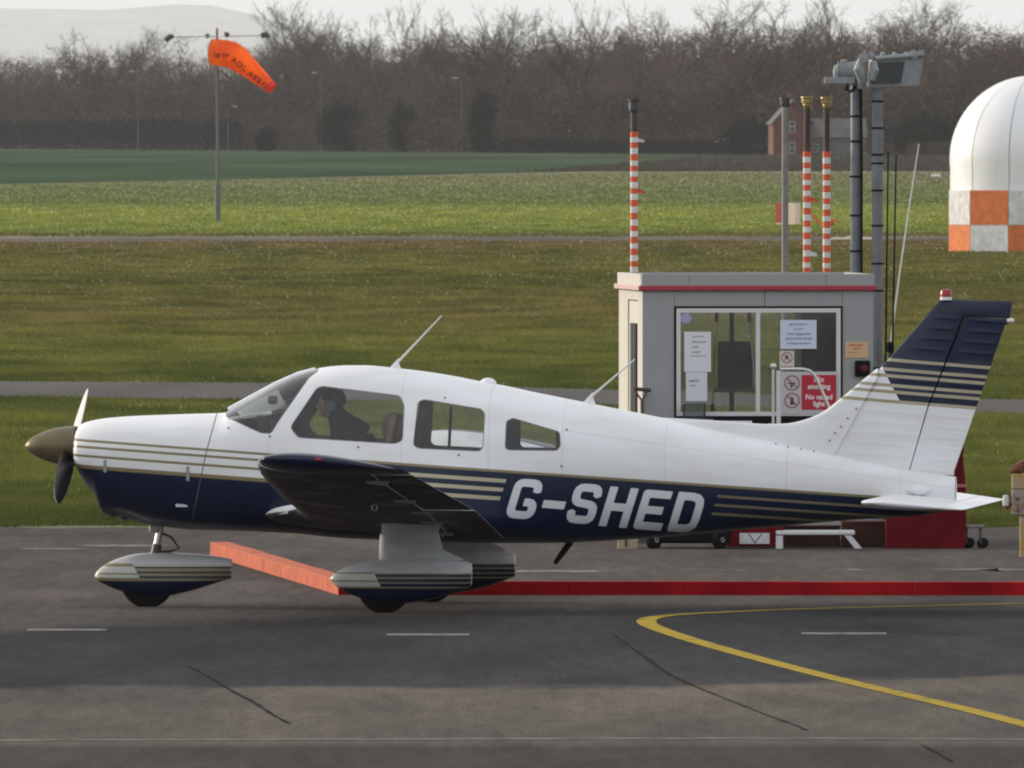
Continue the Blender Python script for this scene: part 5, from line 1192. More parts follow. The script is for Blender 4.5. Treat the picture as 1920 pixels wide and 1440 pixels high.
# ---------------- registration letters, laid on the curved side
def letter_sdf(ch, p, q):
    """unit letters: height 1, width .70, stroke .22; p,q arrays; rounded stroke polylines"""
    hw = .098
    def strokes(poly, rc):
        # polyline with chamfered corners
        pts = [np.array(poly[0], float)]
        for i in range(1, len(poly) - 1):
            a, b, c = map(lambda t: np.array(t, float), poly[i - 1:i + 2]); d1 = (a - b) / np.linalg.norm(a - b); d2 = (c - b) / np.linalg.norm(c - b)
            for t in (0, .33, .67, 1): A = b + d1 * rc; B = b + d2 * rc; pts.append((1 - t) ** 2 * A + 2 * t * (1 - t) * b + t * t * B)
        pts.append(np.array(poly[-1], float)); d = np.full(p.shape, 9.)
        for k, (a, b) in enumerate(zip(pts[:-1], pts[1:])):
            e = b - a; L = np.linalg.norm(e)
            if L < 1e-6: continue
            e /= L; s = (p - a[0]) * e[0] + (q - a[1]) * e[1]; n = np.abs(-(p - a[0]) * e[1] + (q - a[1]) * e[0])
            ends = np.maximum(-s, s - L)                      # butt ends at the polyline's own ends, round inside
            if k > 0: de0 = np.where(s < 0, np.hypot(s, n) - hw, -9)
            sd = np.maximum(n - hw, ends)
            if k > 0: sd = np.where(s < 0, np.hypot(p - a[0], q - a[1]) - hw, sd)
            if k < len(pts) - 2: sd = np.where(s > L, np.hypot(p - b[0], q - b[1]) - hw, sd)
            d = np.minimum(d, sd)
        return d
    l, r, t, b, m = .098, .602, .902, .098, .5; R_ = .14
    if ch == 'G': return strokes([(r, .68), (r, t), (l, t), (l, b), (r, b), (r, .42), (.36, .42)], R_)
    if ch == '-': return strokes([(.05, .42), (.60, .42)], R_)
    if ch == 'S': return strokes([(r, .70), (r, t), (l, t), (l, .53), (r, .47), (r, b), (l, b), (l, .30)], R_)
    if ch == 'H': return np.minimum(np.minimum(strokes([(l, 0), (l, 1)], R_), strokes([(r, 0), (r, 1)], R_)), strokes([(l, m), (r, m)], R_))
    if ch == 'E': return np.minimum(strokes([(.70, t), (l, t), (l, b), (.70, b)], .001), strokes([(l, m), (.60, m)], R_))
    if ch == 'D': return np.minimum(strokes([(l, 0), (l, 1)], R_), strokes([(l, t), (r, t), (r, b), (l, b)], .22))
LB = [('G', 945.5, 970.5), ('-', 1004.5, 975.5), ('S', 1058, 979.5), ('H', 1122, 986), ('E', 1186, 991.5), ('D', 1250.5, 996)]
M_LET = mat('letter_white', (.68, .70, .74), .4)
for ch, ub, vb in LB:
    wpx = 52 if ch != '-' else 44
    n = 60; gp = np.linspace(-.02, .74, 48); gq = np.linspace(-.02, 1.02, 62); A, B = np.meshgrid(gp, gq, indexing='ij'); sd = letter_sdf(ch, A, B)
    hpx = 76.0
    verts3 = []; idx = {}
    def vert(p, q):
        k = (round(p, 4), round(q, 4))
        if k in idx: return idx[k]
        u = ub + p * 75.5 + q * 23.0; v = vb - q * hpx + p * 75.5 * .082 + q * 23 * .082
        x, z = AF.loc(u, v, -.5); y = half_width(x, z)
        x, z = AF.loc(u, v, -y); y = half_width(x, z)
        idx[k] = len(verts3); verts3.append((x, -(y + .0025), z)); return idx[k]
    fs = []
    for i in range(len(gp) - 1):
        for j in range(len(gq) - 1):
            cs = [(i, j), (i + 1, j), (i + 1, j + 1), (i, j + 1)]; vals = [sd[c] for c in cs]
            if min(vals) > 0: continue
            poly = []
            for k in range(4):
                a, b = cs[k], cs[(k + 1) % 4]; fa, fb = sd[a], sd[b]; pa = (A[a], B[a]); pb = (A[b], B[b])
                if fa <= 0: poly.append(pa)
                if fa * fb < 0: t = fa / (fa - fb); poly.append((pa[0] + (pb[0] - pa[0]) * t, pa[1] + (pb[1] - pa[1]) * t))
            ii = []
            for c_ in poly:
                w_ = vert(*c_)
                if w_ not in ii: ii.append(w_)
            if len(ii) > 2: fs.append(tuple(ii))
    finish('registration_letter', verts3, fs, M_LET, fus, True, 80)
    if True:   # same letters on the far side, reading forwards there
        pass

# ---------------- wings
def wing_le(y): a = abs(y); return ip([(.45, -1.02), (.62, -.97), (.85, -.78), (1.15, -.69), (2.55, -.675), (5.12, -.525)], a)
def wing_te(y): a = abs(y); return ip([(.45, .766), (2.55, .766), (5.12, .560)], a) if a < 2.55 else float(np.interp(a, [2.55, 5.12], [.766, .560]))
def wing_le_l(y): a = abs(y); return wing_le(y) if a < 2.55 else float(np.interp(a, [2.55, 4.0, 5.12], [-.675, -.625, -.525]))
def wz_le(y): return .700 + (abs(y) - .55) * .1035
def wz_te(y): return .515 + (abs(y) - .55) * .125
def foil(t, thick, camber=.018):
    yt = 5 * thick * (.2969 * math.sqrt(t) - .126 * t - .3516 * t * t + .2843 * t ** 3 - .1030 * t ** 4)
    yc = camber * 4 * t * (1 - t); return yc + yt, yc - yt
HING = .735
def section(y, t0, t1, sx=1.0, n=22, tk=None, blunt=True):
    le, te, zl, zt_ = wing_le_l(y), wing_te(y), wz_le(y), wz_te(y); ch = te - le
    tk = tk if tk is not None else float(np.interp(abs(y), [.5, .62, 1.1, 2.5, 5.1], [.085, .10, .150, .145, .125]))
    ts = [t0 + (t1 - t0) * (1 - math.cos(math.pi * k / n)) / 2 for k in range(n + 1)] if t0 == 0 else list(np.linspace(t0, t1, n + 1))
    up, lo = [], []
    for t in ts:
        a, b = foil(t, tk); base = zl + (zt_ - zl) * t
        tt = .5 + (t - .5) * sx
        up.append((le + ch * tt, y, base + a * 1.62 * .62 * max(ch, 1.1))); lo.append((le + ch * tt, y, base + b * max(ch, 1.1) * 1.0))
    return up + list(reversed(lo[1:-1] if t0 == 0 and t1 == 1 else (lo[1:] if t0 == 0 else lo)))
def wing_paint():
    m, nt, b, sp, tc = paint_base('wing_white', .38)
    rgb = node(nt, 'ShaderNodeRGB'); rgb.outputs[0].default_value = (.74, .75, .77, 1)
    c = dirt(nt, tc, rgb.outputs[0], .12, 2.5, (2.2, .8, 1))
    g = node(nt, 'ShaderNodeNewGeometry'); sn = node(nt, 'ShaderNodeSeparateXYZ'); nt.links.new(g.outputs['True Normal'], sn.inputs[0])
    under = mth(nt, 'LESS_THAN', sn.outputs['Z'], -.25)                    # downward faces: dark colour with paler noise patches
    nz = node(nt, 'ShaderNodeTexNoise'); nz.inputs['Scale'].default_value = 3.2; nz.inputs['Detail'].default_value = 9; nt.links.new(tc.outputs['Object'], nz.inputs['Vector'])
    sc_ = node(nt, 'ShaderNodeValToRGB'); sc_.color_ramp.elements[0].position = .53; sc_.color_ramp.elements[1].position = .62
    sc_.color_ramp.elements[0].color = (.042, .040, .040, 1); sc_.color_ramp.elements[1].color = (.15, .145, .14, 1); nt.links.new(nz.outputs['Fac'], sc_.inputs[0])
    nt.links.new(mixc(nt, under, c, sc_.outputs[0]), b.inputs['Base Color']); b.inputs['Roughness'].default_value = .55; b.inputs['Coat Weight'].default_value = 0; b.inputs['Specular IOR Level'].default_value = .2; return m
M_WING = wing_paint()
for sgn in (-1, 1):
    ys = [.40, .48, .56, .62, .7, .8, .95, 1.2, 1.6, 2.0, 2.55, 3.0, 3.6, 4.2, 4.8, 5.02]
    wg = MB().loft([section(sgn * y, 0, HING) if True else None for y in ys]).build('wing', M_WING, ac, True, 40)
    # tip: full section closing in a rounded cap
    rings = []
    for k in range(9):
        f = k / 8; y = 5.025 + .235 * math.sin(f * math.pi / 2); s_ = math.cos(f * math.pi / 2 * .985)
        le, te, zl, zt_ = wing_le_l(5.05), wing_te(5.05), wz_le(y), wz_te(y); ch = te - le; pts = []
        n = 22; ts = [(1 - math.cos(math.pi * q / n)) / 2 for q in range(n + 1)]; tk = .125
        sx = .86 + .14 * s_ if True else 1
        U, Lw = [], []
        for t in ts:
            a, b_ = foil(t, tk); tt = .02 + .98 * (.5 + (t - .5) * (sx)); base = zl + (zt_ - zl) * tt
            top = a * 1.1; bot = b_ * 1.1; U.append((le + ch * tt, sgn * y, base + top * (.25 + .75 * s_) + .012 * f)); Lw.append((le + ch * tt, sgn * y, base + bot * s_ + top * (1 - s_) * .25))
        rings.append(U + list(reversed(Lw[1:-1])))
    MB().loft(rings).build('wing_tip', M_APN, wg, True, 60)
    # flap and aileron
    for nm, y0, y1 in (('flap', .62, 2.60), ('aileron', 2.64, 5.00)):
        yl = [y0 + (y1 - y0) * q / 6 for q in range(7)]; fl_ = []
        for y in yl: fl_.append(section(sgn * y, HING + .012, 1.0, n=8))
        MB().loft(fl_).build(nm, M_WING, wg, True, 40)
        for y in ((.95, 1.75, 2.5) if nm == 'flap' else (3.3, 4.6)):
            x = wing_le_l(y) + (wing_te(y) - wing_le_l(y)) * .70; z = wz_le(y) + (wz_te(y) - wz_le(y)) * .75
            MB().prism([(x - .05, z - .045), (x + .10, z - .060), (x + .12, z - .02), (x + .06, z - .01), (x - .05, z - .01)], sgn * y - .006, sgn * y + .006).build('hinge_bracket', mat('bracket_grey', (.22, .22, .22), .6), wg)
    # nav light, tie down ring, stall vane, pitot
    yT = sgn * 5.2; z = wz_le(5.2); MB().lathe([(.001, -.03), (.010, -.018), (.012, .0), (.010, .018), (.001, .03)], (wing_le_l(5.1) + .46, sgn * 5.255, z + .004), 'x', 10).build('nav_light', mat('nav_red', (.35, .02, .02), .3) if sgn < 0 else mat('nav_green', (.02, .25, .08), .3), wg, True)
    MB().path([(.10 + .02 * math.cos(q), sgn * 3.2, wz_le(3.2) - .17 + .025 * math.sin(q)) for q in np.linspace(0, 2 * math.pi, 9)], .005, 6).build('tie_down_ring', M_STEEL, wg)
    # the paler patches under the wing are in the wing material
    # ------------- main gear
    y = sgn * 1.525
    def gl(u, v): x, z = AF.loc(u, v, -1.525); return x, z
    T_ = [(618, 1085), (624, 1077), (640, 1067), (665, 1057), (700, 1050), (760, 1046), (820, 1047), (868, 1052), (884, 1056)]
    B_ = [(618, 1085), (624, 1094), (640, 1106), (665, 1118), (700, 1127), (760, 1131), (820, 1122), (868, 1106), (884, 1099)]
    W_ = [(618, .004), (624, .04), (640, .075), (665, .105), (700, .13), (760, .14), (820, .125), (868, .085), (884, .06)]
    def pant(T_, B_, W_, yc, name, m, par, loc):
        rings = []
        for u in list(np.linspace(T_[0][0], T_[0][0] + 40, 9)) + list(np.linspace(T_[0][0] + 48, T_[-1][0], 26)):
            x, zt2 = loc(u, ip(T_, u)); _, zb2 = loc(u, ip(B_, u)); w_ = ip(W_, u); zm = (zt2 + zb2) / 2; h2 = max((zt2 - zb2) / 2, .002)
            rings.append([(x, yc + w_ * math.copysign(abs(math.cos(q)) ** .8, math.cos(q)), zm + h2 * math.copysign(abs(math.sin(q)) ** .85, math.sin(q))) for q in np.linspace(0, 2 * math.pi, 28, endpoint=False)])
        return MB().loft(rings).build(name, m, par, True, 45)
    def pant_paint(name, loc, uspl, rows):
        if name in MATS: return MATS[name]
        m, nt, b, sp, tc = paint_base(name, .35)
        z_ = lambda v: loc(700, v)[1]
        g1, g2, g3, g4 = rows                  # gold lines' rows, then lower navy edge
        th = 2.6
        front = [(-1, NAVY), (z_(g4 + th), GOLD), (z_(g4 - th), (.52, .52, .50)), (z_(g3 + th * .7), GOLD), (z_(g3 - th * .7), (.52, .52, .50)), (z_(g1 + th * .7), GOLD), (z_(g1 - th * .7), (.50, .51, .52))]
        rear = [(-1, NAVY)]
        for q, hh in ((g4, 2.2), (g3 + 1.5, 1.7), (g2 + .8, 1.7)): rear += [(z_(q + hh), (.24, .215, .14)), (z_(q - hh), NAVY)]
        rear += [(z_(g1 + 1.6), CREAM), (z_(g1 - 1.6), (.50, .51, .52))]
        c = mixc(nt, mth(nt, 'GREATER_THAN', mth(nt, 'MULTIPLY_ADD', sp.outputs['Z'], -.0 + .5, sp.outputs['X']), uspl), ramp_paint(nt, sp.outputs['Z'], front, -1, 2), ramp_paint(nt, sp.outputs['Z'], rear, -1, 2))
        nt.links.new(dirt(nt, tc, c, .15), b.inputs['Base Color']); MATS[name] = m; return m
    xq, zq = gl(712, 1088); Mp = pant_paint('main_spat_paint', gl, xq + .5 * zq, (1075, 1083, 1091, 1103))
    wf = pant(T_, B_, W_, y, 'wheel_fairing', Mp, ac, gl)
    xw, _ = gl(720, 1100)
    ty = MB().lathe([(.08, -.068), (.145, -.072), (.184, -.056), (.196, -.02), (.196, .02), (.184, .056), (.150, .072), (.08, .068)], (xw, y, .194), 'y', 32).build('tyre', M_BLACK, ac, True, 30)
    MB().lathe([(.001, -.05), (.08, -.055), (.08, .055), (.001, .05)], (xw, y, .194), 'y', 20).build('rim', M_STEEL, ty, True)
    # leg fairing
    rings = []
    for (v, ua, ub, w_) in ((962, 716, 828, .07), (970, 716, 828, .07), (1000, 715, 822, .062), (1001.5, 712, 824, .066), (1030, 711, 830, .07), (1050, 710, 872, .085)):
        xa, z = gl(ua, v); xb, _ = gl(ub, v); n = 20; ring = []
        for k in range(n):
            q = 2 * math.pi * k / n; cx_ = math.cos(q); ring.append(((xa + xb) / 2 - (xb - xa) / 2 * cx_, y + w_ * math.sin(q) * (.6 + .4 * cx_) if cx_ < 0 else y + w_ * math.sin(q), z))
        rings.append(ring)
    MB().loft(rings).build('gear_leg_fairing', plain_paint('leg_white', (.42, .44, .44), .5, .25) if 'leg_white' not in bpy.data.materials else bpy.data.materials['leg_white'], ac, True, 40)
    MB().tube((xw + .02, y - .07 * 0, .25), (xw + .05, y, .45), .03, n=10).build('oleo_strut', M_STEEL, ac)
# wing root fillet tops and boarding step, belly aerial
MB().path([bl(1070, 1016, -.1), bl(1052, 1040, -.1), bl(1040, 1057, -.1)], [.025, .022, .016], 8).build('boarding_step_leg', M_BLACK, ac, True)
# ---------------- nose gear
def nl(u, v): return AF.loc(u, v, 0)
T_ = [(177, 1080), (182, 1071), (198, 1058), (225, 1046), (260, 1038), (300, 1036), (350, 1038), (400, 1042), (434, 1048)]
B_ = [(177, 1080), (182, 1088), (198, 1097), (225, 1108), (260, 1117), (300, 1119), (350, 1110), (400, 1095), (434, 1084)]
W_ = [(177, .004), (182, .035), (198, .07), (225, .10), (260, .125), (300, .125), (350, .11), (400, .08), (434, .05)]
xq, zq = nl(262, 1076); Mp = pant_paint('nose_spat_paint', nl, xq + .5 * zq, (1062, 1070, 1078, 1089))
pant(T_, B_, W_, 0, 'wheel_fairing', Mp, ac, nl)
xw, _ = nl(276, 1100); ty = MB().lathe([(.08, -.06), (.15, -.063), (.190, -.05), (.202, -.016), (.202, .016), (.190, .05), (.16, .063), (.08, .06)], (xw, 0, .198), 'y', 32).build('tyre', M_BLACK, ac, True, 30)
MB().lathe([(.001, -.04), (.08, -.045), (.08, .045), (.001, .04)], (xw, 0, .198), 'y', 20).build('rim', M_STEEL, ty, True)
MB().tube(bl(291, 1040), bl(301, 985), .026, n=12).build('nose_strut', M_STEEL, ac, True)
MB().tube(bl(291, 1040), bl(295, 1020), .036, n=12).build('strut_collar', M_DGREY, ac, True)
MB().path([bl(305, 1000), bl(322, 1008), bl(336, 1028), bl(318, 1034), bl(296, 1034)], .010, 6).build('torque_link', M_DGREY, ac, True)
MB().box(bodyx(281), bodyx(300), -.05, .05, nl(290, 998)[1], nl(290, 984)[1], .008).build('steering_horn', mat('dull_alloy', (.32, .31, .29), .5, .5), ac)
# exhaust and cowl details
MB().tube(bl(205, 958, -.15), bl(214, 970, -.15), .03, n=10).build('exhaust_pipe', M_RUST, cowl); MB().tube(bl(228, 964, -.1), bl(236, 976, -.1), .02, n=8).build('drain_pipe', M_DGREY, cowl)
for u, v0, v1 in ((197, 862, 886), (354, 874, 902)):
    x, z1 = AF.loc(u, v0, -.46); _, z0 = AF.loc(u, v1, -.46); y = -half_width(x, (z0 + z1) / 2); MB().box(x - .012, x + .012, y - .008, y + .02, z0, z1, .003).build('cowl_latch', mat('latch_grey', (.30, .30, .33), .5, .3), cowl)
x, z = AF.loc(340, 948, -.48); y = -half_width(x, z); MB().box(x - .045, x + .045, y - .006, y + .02, z - .012, z + .012, .003).build('static_plate', mat('plate_white', (.6, .6, .62), .5), cowl)
# ---------------- spinner and propeller
sp_ = []
xn = bodyx(148); zc_ = AF.loc(100, 836)[1]; tipx = bodyx(46)
for f in np.linspace(0, 1, 16): sp_.append((max(.001, .148 * math.sin(f * math.pi / 2) ** .58), tipx + (xn - .02 - tipx) * f))
M_SPIN = mat('gold_brown_spinner', (.150, .118, .064), .42, .35, var=.08, scale=5)
MB().lathe(sp_, (0, 0, zc_), 'x', 32).build('spinner', M_SPIN, ac, True, 60)
xpz = bodyx(134)
def prop_paint():                                   # matt black rear faces, pale front faces
    m, nt, b, sp, tc = paint_base('propeller_paint', .4); g = node(nt, 'ShaderNodeNewGeometry'); sn = node(nt, 'ShaderNodeSeparateXYZ'); nt.links.new(g.outputs['True Normal'], sn.inputs[0])
    nt.links.new(mixc(nt, mth(nt, 'LESS_THAN', sn.outputs['X'], 0.0), (.010, .010, .011), (.66, .65, .62)), b.inputs['Base Color']); return m
M_PROP = prop_paint()
for sgn, m_ in ((-1, mat('prop_black', (.014, .014, .015), .5)), (1, mat('prop_black', (.014, .014, .015), .5))):
    ang = R(24); rings = []
    dir_ = Vector((0, sgn * math.cos(ang), sgn * math.sin(ang))); tan_ = Vector((1, 0, 0)); nrm = dir_.cross(tan_).normalized()
    for f, ch, tw in ((.10, .08, 48), (.18, .12, 42), (.30, .155, 35), (.5, .17, 30), (.7, .155, 27), (.85, .12, 25), (.93, .08, 24), (.96, .03, 24)):
        c = Vector((xpz, 0, zc_)) + dir_ * f; a = R(-tw); cd = (nrm * math.cos(a) + tan_ * math.sin(a)); th = (nrm * -math.sin(a) + tan_ * math.cos(a)) * ch * .1
        rings.append([c + cd * (ch / 2 * math.cos(q)) + th * math.sin(q) for q in np.linspace(0, 2 * math.pi, 12, endpoint=False)])
    MB().loft(rings).build('propeller_blade', M_PROP, ac, True, 50)
MB().lathe([(.001, xn - .035), (.138, xn - .035), (.138, xn + .012), (.001, xn + .012)], (0, 0, zc_), 'x', 24).build('propeller_hub', M_BLACK, ac)
for s in (-1, 1):
    pass
# ---------------- fin, rudder, dorsal fairing
def tail_paint():
    m, nt, b, sp, tc = paint_base('fin_paint')
    a0, b0 = line_of((1652, 676), (1831, 690.5), 0)
    d = mth(nt, 'SUBTRACT', sp.outputs['Z'], mth(nt, 'MULTIPLY_ADD', sp.outputs['X'], b0, a0)); px = 1 / PXM; s_ = 15.5; h = 2.9
    blue = [(-3, WHITE)]; wht = [(-3, WHITE)]
    for k in range(5, -1, -1):
        blue += [(-(k * s_ + h) * px, CREAM), (-(k * s_ - h) * px, NAVY)]; wht += [(-(k * s_ + h * .8) * px, (.36, .31, .20)), (-(k * s_ - h * .8) * px, WHITE if k else NAVY)]
    c1, c2 = ramp_paint(nt, d, blue, -3, 3), ramp_paint(nt, d, wht, -3, 3)
    aD, bD = line_of((1650, 680), (1691, 757), 0)   # slanted divide: x as function of z
    f = mth(nt, 'GREATER_THAN', mth(nt, 'SUBTRACT', mth(nt, 'MULTIPLY_ADD', sp.outputs['X'], bD, aD), sp.outputs['Z']), 0.0)
    f = mth(nt, 'LESS_THAN', mth(nt, 'SUBTRACT', mth(nt, 'MULTIPLY_ADD', sp.outputs['X'], bD, aD), sp.outputs['Z']), 0.0)
    c = mixc(nt, f, c2, c1); nt.links.new(dirt(nt, tc, c, .09), b.inputs['Base Color']); return m
M_FIN = tail_paint()
FIN_LE = [(562, 1763), (680, 1660), (860, 1500)]; HNG = [(588, 1808), (760, 1741), (882, 1706)]; TE_ = [(566, 1899), (605, 1893), (607, 1885), (890, 1789)]
def lin(tab, v): return float(np.interp(v, [t[0] for t in tab], [t[1] for t in tab]))
def bead(v): k = ((v - 600) % 20.5) / 20.5; return .0032 * max(0, 1 - abs(k - .5) / .15)
def fin_half(name, ua, ub, v0, v1, tk0, tk1, beads, bez, ringsn=120, par=None, sl=0.0):
    rows = []
    for v in np.linspace(v0, v1, ringsn):
        A, B = ua(v), ub(v); row = []
        ss = [0, .02, .06, .12, .2, .24, .5, .76, .9, .93, 1.0]
        for s in ss:
            u = A + (B - A) * s; vv = v + sl * (u - 1700); x, z = AF.loc(u, vv); t = tk0(v) * bez(s) + tk1(v) * (1 - bez(s)) if False else bez(s, v)
            if beads and .22 < s < .91: t += bead(vv - .082 * (u - 1700))
            row.append((x, t, z))
        rows.append([(x, -t, z) for x, t, z in row] + [(x, t, z) for x, t, z in reversed(row)])
    return MB().loft(rows).build(name, M_FIN, par or ac, True, 50)
T0 = lambda v: float(np.interp(v, [560, 880], [.030, .060]))
fin = fin_half('fin', lambda v: lin(FIN_LE, v), lambda v: lin(HNG, v) - .7 if v > 590 else lin(HNG, 590) + 0, 590, 884, None, None, True, lambda s, v: T0(v) * (math.sqrt(min(1, s / .35)) * (1 if s < .35 else 1) * (1 - .25 * max(0, s - .35) / .65)) + .001)
rud = fin_half('rudder', lambda v: lin(HNG, v) + .7, lambda v: lin(TE_, v + 14), 583.5, 884, None, None, True, lambda s, v: T0(v) * (.72 * (1 - s) + .06 * s), sl=.082)
MB().path([bl(1807, 592), bl(1741, 760), bl(1706.5, 884)], .010, 8).build('rudder_hinge', M_BLACK, rud)
# fin cap
rows = []
for f in np.linspace(0, 1, 10):
    row = []; A0, B0 = 1738, 1893; At, Bt = 1766, 1899
    for s in [0, .03, .1, .2, .35, .5, .7, .85, 1.0]:
        u = (A0 + (At - A0) * f) + ((B0 + (Bt - B0) * f) - (A0 + (At - A0) * f)) * s
        vb_ = 590.5 + .082 * (max(u, 1806) - 1806); vt_ = 560 + 6 * s; v = vb_ + (vt_ - vb_) * f
        x, z = AF.loc(u, v); t = .034 * math.sqrt(min(1, s / .3)) * (1 - .85 * max(0, s - .3) / .7) * math.sqrt(max(0, 1 - (f ** 3))) + .0015; row.append((x, t, z))
    rows.append([(x, -t, z) for x, t, z in row] + [(x, t, z) for x, t, z in reversed(row)])
MB().loft(rows).build('fin_cap', M_APN, fin, True, 50)
# dorsal fairing
DT = [(1235, 783), (1300, 786), (1380, 791), (1440, 795), (1475, 794), (1505, 788), (1540, 774), (1580, 744), (1620, 711), (1646, 690)]
rows = []
for u in np.linspace(1235, 1646, 60):
    vt_ = ip(DT, u); vb_ = ip(TOP, u) + 14; row = []; wb = float(np.interp(u, [1235, 1400, 1560, 1646], [.02, .035, .062, .05])); vb_ = vb_ if u < 1560 else float(np.interp(u, [1560, 1646], [ip(TOP, 1560) + 14, 706]))
    for s in [0, .04, .12, .25, .45, .7, 1.0]:
        x, z = AF.loc(u, vt_ + (vb_ - vt_) * s); row.append((x, wb * (.18 + .82 * math.sqrt(s)) if s > 0 else .002, z))
    rows.append([(x, -t, z) for x, t, z in row] + [(x, t, z) for x, t, z in reversed(row)])
MB().loft(rows).build('dorsal_fairing', M_FIN, fin, True, 60)
ds = MB()
for (u, v) in ((1546, 838), (1556, 826), (1566, 812), (1577, 800), (1590, 784), (1606, 766), (1455, 832), (1478, 838), (1502, 842), (1526, 846)):
    x, z = AF.loc(u, v, -.05); ds.lathe([(.007, -.004), (.005, .004), (.001, .005)], (x, -.063 if v < 830 else -half_width(x, z) - .002, z), 'y', 8)
ds.build('fairing_screws', M_DGREY, fin)['kind'] = 'stuff'
# beacon, tail light
x, z = AF.loc(1774, 560); MB().lathe([(.001, z - .01), (.044, z - .01), (.044, z + .012), (.001, z + .012)], (x, 0, 0), 'z', 16).build('beacon_base', M_APW, fin, True, 30); MB().lathe([(.042, z + .012), (.042, z + .05), (.034, z + .066), (.001, z + .069)], (x, 0, 0), 'z', 18).build('beacon', mat('beacon_red', (.30, .012, .014), .25), fin, True, 40)
x, z = AF.loc(1896, 601); MB().lathe([(.016, -.03), (.018, 0), (.014, .018), (.001, .025)], (x, 0, z), 'x', 12).build('tail_light', mat('lamp_white', (.75, .74, .70), .3), fin, True)
# ---------------- stabilator
xl0, _ = AF.loc(1611, 938, -1.95); xt0, _ = AF.loc(1806, 953, -1.95); zs_ = .785
rings = []
yy_ = [-1.96, -1.955, -1.94, -1.9, -1.8] + list(np.linspace(-1.6, 1.6, 17)) + [1.8, 1.9, 1.94, 1.955, 1.96]
def stab_sec(y, t0, t1, n=16):
    e = max(0, (abs(y) - 1.80) / .16); k = math.sqrt(max(0, 1 - e * e)); le = xl0 + .10 * (1 - k); te = xt0; ts = [t0 + (t1 - t0) * (1 - math.cos(math.pi * q / n)) / 2 for q in range(n + 1)] if t0 == 0 else list(np.linspace(t0, t1, n + 1)); U, L_ = [], []
    for t in ts:
        a, b_ = foil(t, .095, 0); x = le + (te - le) * t; U.append((x, y, zs_ + .035 - .05 * t + a * .76 * (.15 + .85 * k))); L_.append((x, y, zs_ + .035 - .05 * t + b_ * .76 * (.15 + .85 * k)))
    return U + list(reversed(L_[1:] if t0 == 0 else L_))
stb = MB().loft([stab_sec(y, 0, .76) for y in yy_]).build('stabilator', M_APW, ac, True, 45)
for y0, y1 in ((-1.78, 1.78),):
    MB().loft([stab_sec(y, .772, 1.0, 6) for y in np.linspace(y0, y1, 9)]).build('anti_servo_tab', M_APW, stb, True, 45)
for sg in (-1, 1): MB().loft([stab_sec(sg * y, .7602, .99, 4) for y in (1.79, 1.86, 1.92, 1.955)]).build('tip_cap', M_APW, stb, True, 45)
c = bl(1722, 920, -.13); MB().lathe([(.001, -.09), (.03, -.05), (.045, 0), (.035, .05), (.001, .09)], (c[0], -.12, c[2] + .005), 'x', 12).build('stabilator_fairing', M_APW, fus, True)
# ---------------- aerials
for (ub, vb, ut, vt_) in ((738, 690, 828, 592), (1102, 754, 1190, 674)):
    x, z = AF.loc(ub, vb); xt_, zt_ = AF.loc(ut, vt_); MB().loft([[(x - .05, 0, z - .02), (x, -.014, z - .02), (x + .06, 0, z - .02), (x, .014, z - .02)], [(x + .0, 0, z + .035), (x + .02, -.008, z + .035), (x + .04, 0, z + .035), (x + .02, .008, z + .035)], [(x + .035, 0, z + .07), (x + .042, -.006, z + .07), (x + .05, 0, z + .065), (x + .042, .006, z + .07)]]).build('aerial_base', M_APW, fus, True, 60)
    MB().tube((x + .038, 0, z + .05), (xt_, 0, zt_), .009, .005, 8).build('whip_aerial', mat('aerial_white', (.66, .65, .62), .5), fus, True)
x, z = AF.loc(915, 717); MB().lathe([(.001, .035), (.03, .03), (.055, .012), (.065, -.01)], (x, 0, z), 'z', 18).build('aerial_puck', M_APW, fus, True, 60)
x, z = AF.loc(548, 705); MB().tube((x, 0, z), (x - .035, 0, z + .07), .004, .002, 6).build('temperature_probe', M_DGREY, fus)
for u, v in ((674, 838), (862, 853), (1052, 874), (1060, 806), (833, 746), (508, 818), (428, 803)):
    x, z = AF.loc(u, v, -.5); y = half_width(x, z); MB().lathe([(.008, -.004), (.006, .004), (.001, .005)], (x, -y - .001, z), 'y', 8).build('rivet', M_DGREY, fus)

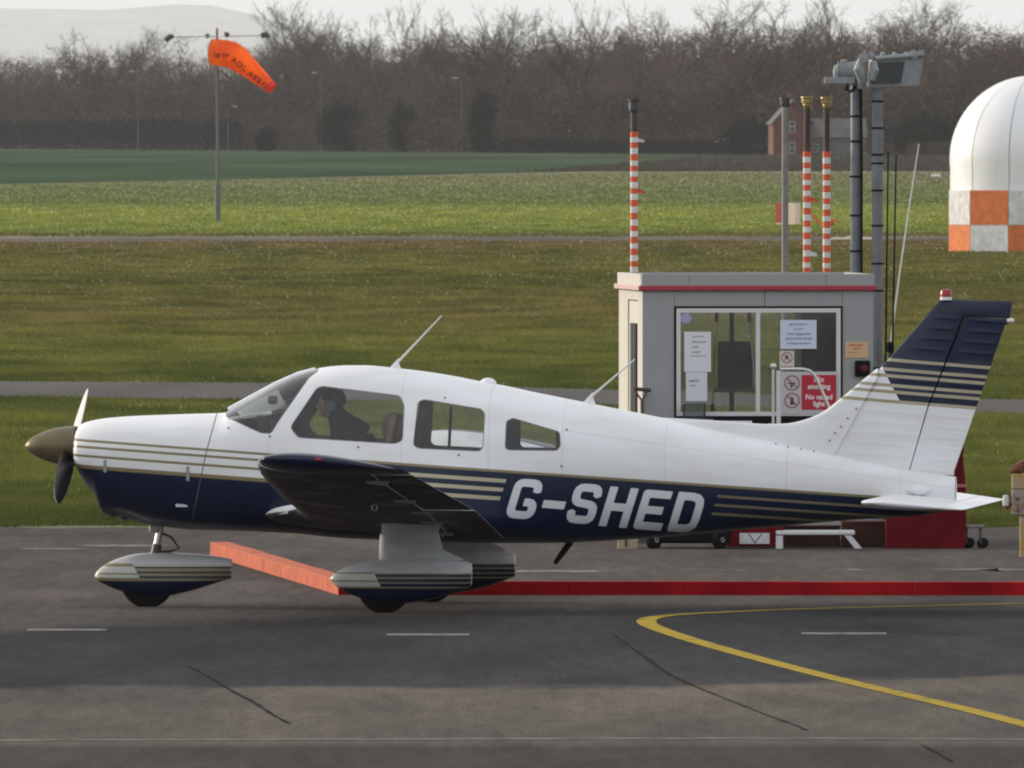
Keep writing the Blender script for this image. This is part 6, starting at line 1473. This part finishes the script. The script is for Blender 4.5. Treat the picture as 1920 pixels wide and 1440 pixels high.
# ---------------- pilot
def pilot():
    e = empty('person', (AF.X0, AF.Y0, 0), AF.th); tag(e, 'pilot in a dark jacket sitting at the controls behind the front side window', 'person')
    y0 = -.24
    hx, hz = AF.loc(622, 758, y0); sx, sz = AF.loc(652, 806, y0); px_, pz = AF.loc(690, 905, y0)
    V, E, Rr = [], [], []
    def v(p, r): V.append(p); Rr.append(r); return len(V) - 1
    pel = v((px_, y0, pz), (.17, .15)); w1 = v((px_ - .06, y0, pz + .17), (.165, .14)); ch_ = v((sx + .05, y0, sz - .05), (.25, .19)); up = v((sx - .01, y0, sz + .035), (.17, .13)); nk = v((hx + .035, y0, hz - .085), (.060, .060))
    hd = v((hx, y0, hz), (.085, .092)); ht = v((hx - .005, y0, hz + .075), (.072, .085))
    E += [(pel, w1), (w1, ch_), (ch_, up), (up, nk), (nk, hd), (hd, ht)]
    for s in (-1, 1):
        sh = v((sx, y0 + s * .19, sz + .0), (.075, .075)); el = v((sx - .14, y0 + s * .23, sz - .24), (.052, .052)); wr = v((sx - .36, y0 + s * .14, sz - .17), (.036, .036)); hn = v((sx - .43, y0 + s * .12, sz - .16), (.04, .026)); E += [(up, sh), (sh, el), (el, wr), (wr, hn)]
        hp_ = v((px_ - .05, y0 + s * .10, pz - .02), (.095, .09)); kn = v((px_ - .46, y0 + s * .12, pz + .02), (.07, .07)); ak = v((px_ - .72, y0 + s * .11, pz - .18), (.05, .05)); E += [(pel, hp_), (hp_, kn), (kn, ak)]
    me = bpy.data.meshes.new('body'); me.from_pydata(V, E, []); o = bpy.data.objects.new('body', me); col.objects.link(o)
    sk = o.modifiers.new('skin', 'SKIN')
    for i, sv in enumerate(me.skin_vertices[0].data): sv.radius = Rr[i]; sv.use_root = (i == 0)
    ss = o.modifiers.new('sub', 'SUBSURF'); ss.levels = 2; ss.render_levels = 2
    me.materials.append(mat('dark_jacket', (.014, .016, .026), .95, spec=.1)); o.parent = e
    fc_ = MB().lathe([(.001, -.10), (.055, -.085), (.078, -.03), (.08, .03), (.06, .075), (.001, .095)], (hx - .018, y0, hz - .005), 'z', 18).build('face', mat('skin_tone', (.34, .21, .15), .6), e, True, 60)
    MB().add([(hx - .092, y0 - .012, hz + .02), (hx - .092, y0 + .012, hz + .02), (hx - .125, y0, hz - .022), (hx - .088, y0 - .02, hz - .035), (hx - .088, y0 + .02, hz - .035)], [(0, 2, 1), (0, 3, 2), (1, 2, 4), (3, 4, 2)]).build('nose', mat('skin_tone', (.36, .22, .16), .6), fc_)
    MB().lathe([(.001, -.015), (.092, -.01), (.096, .04), (.07, .09), (.001, .11)], (hx + .012, y0, hz + .012), 'z', 18).build('hair', mat('dark_hair', (.02, .016, .014), .8), e, True, 60)
    MB().path([(hx, y0 - .1, hz), (hx, y0 - .09, hz + .08), (hx, y0, hz + .13), (hx, y0 + .09, hz + .08), (hx, y0 + .1, hz)], .012, 8).build('headset_band', M_BLACK, e, True)
    for s in (-1, 1): MB().lathe([(.001, -.02), (.04, -.018), (.045, 0), (.03, .02), (.001, .022)], (hx, y0 + s * .10, hz - .01), 'y', 14).build('ear_cup', M_DGREY, e, True)
pilot()

# =================================================================== HAZE
hz_ = MB().box(-3300, 3300, -60, 47000, -1.5, 330).build('haze', mat('haze_air', (1, 1, 1)))
m = bpy.data.materials.new('haze_volume'); m.use_nodes = True; nt = m.node_tree; nt.nodes.clear()
o_ = node(nt, 'ShaderNodeOutputMaterial'); pv = node(nt, 'ShaderNodeVolumePrincipled'); pv.inputs['Color'].default_value = (.93, .95, 1.0, 1); pv.inputs['Density'].default_value = 2.6e-5; pv.inputs['Anisotropy'].default_value = .2
nt.links.new(pv.outputs[0], o_.inputs['Volume']); hz_.data.materials[0] = m; hz_['kind'] = 'stuff'
tag(hz_, 'thin pale winter haze lying over the whole airfield', 'haze')
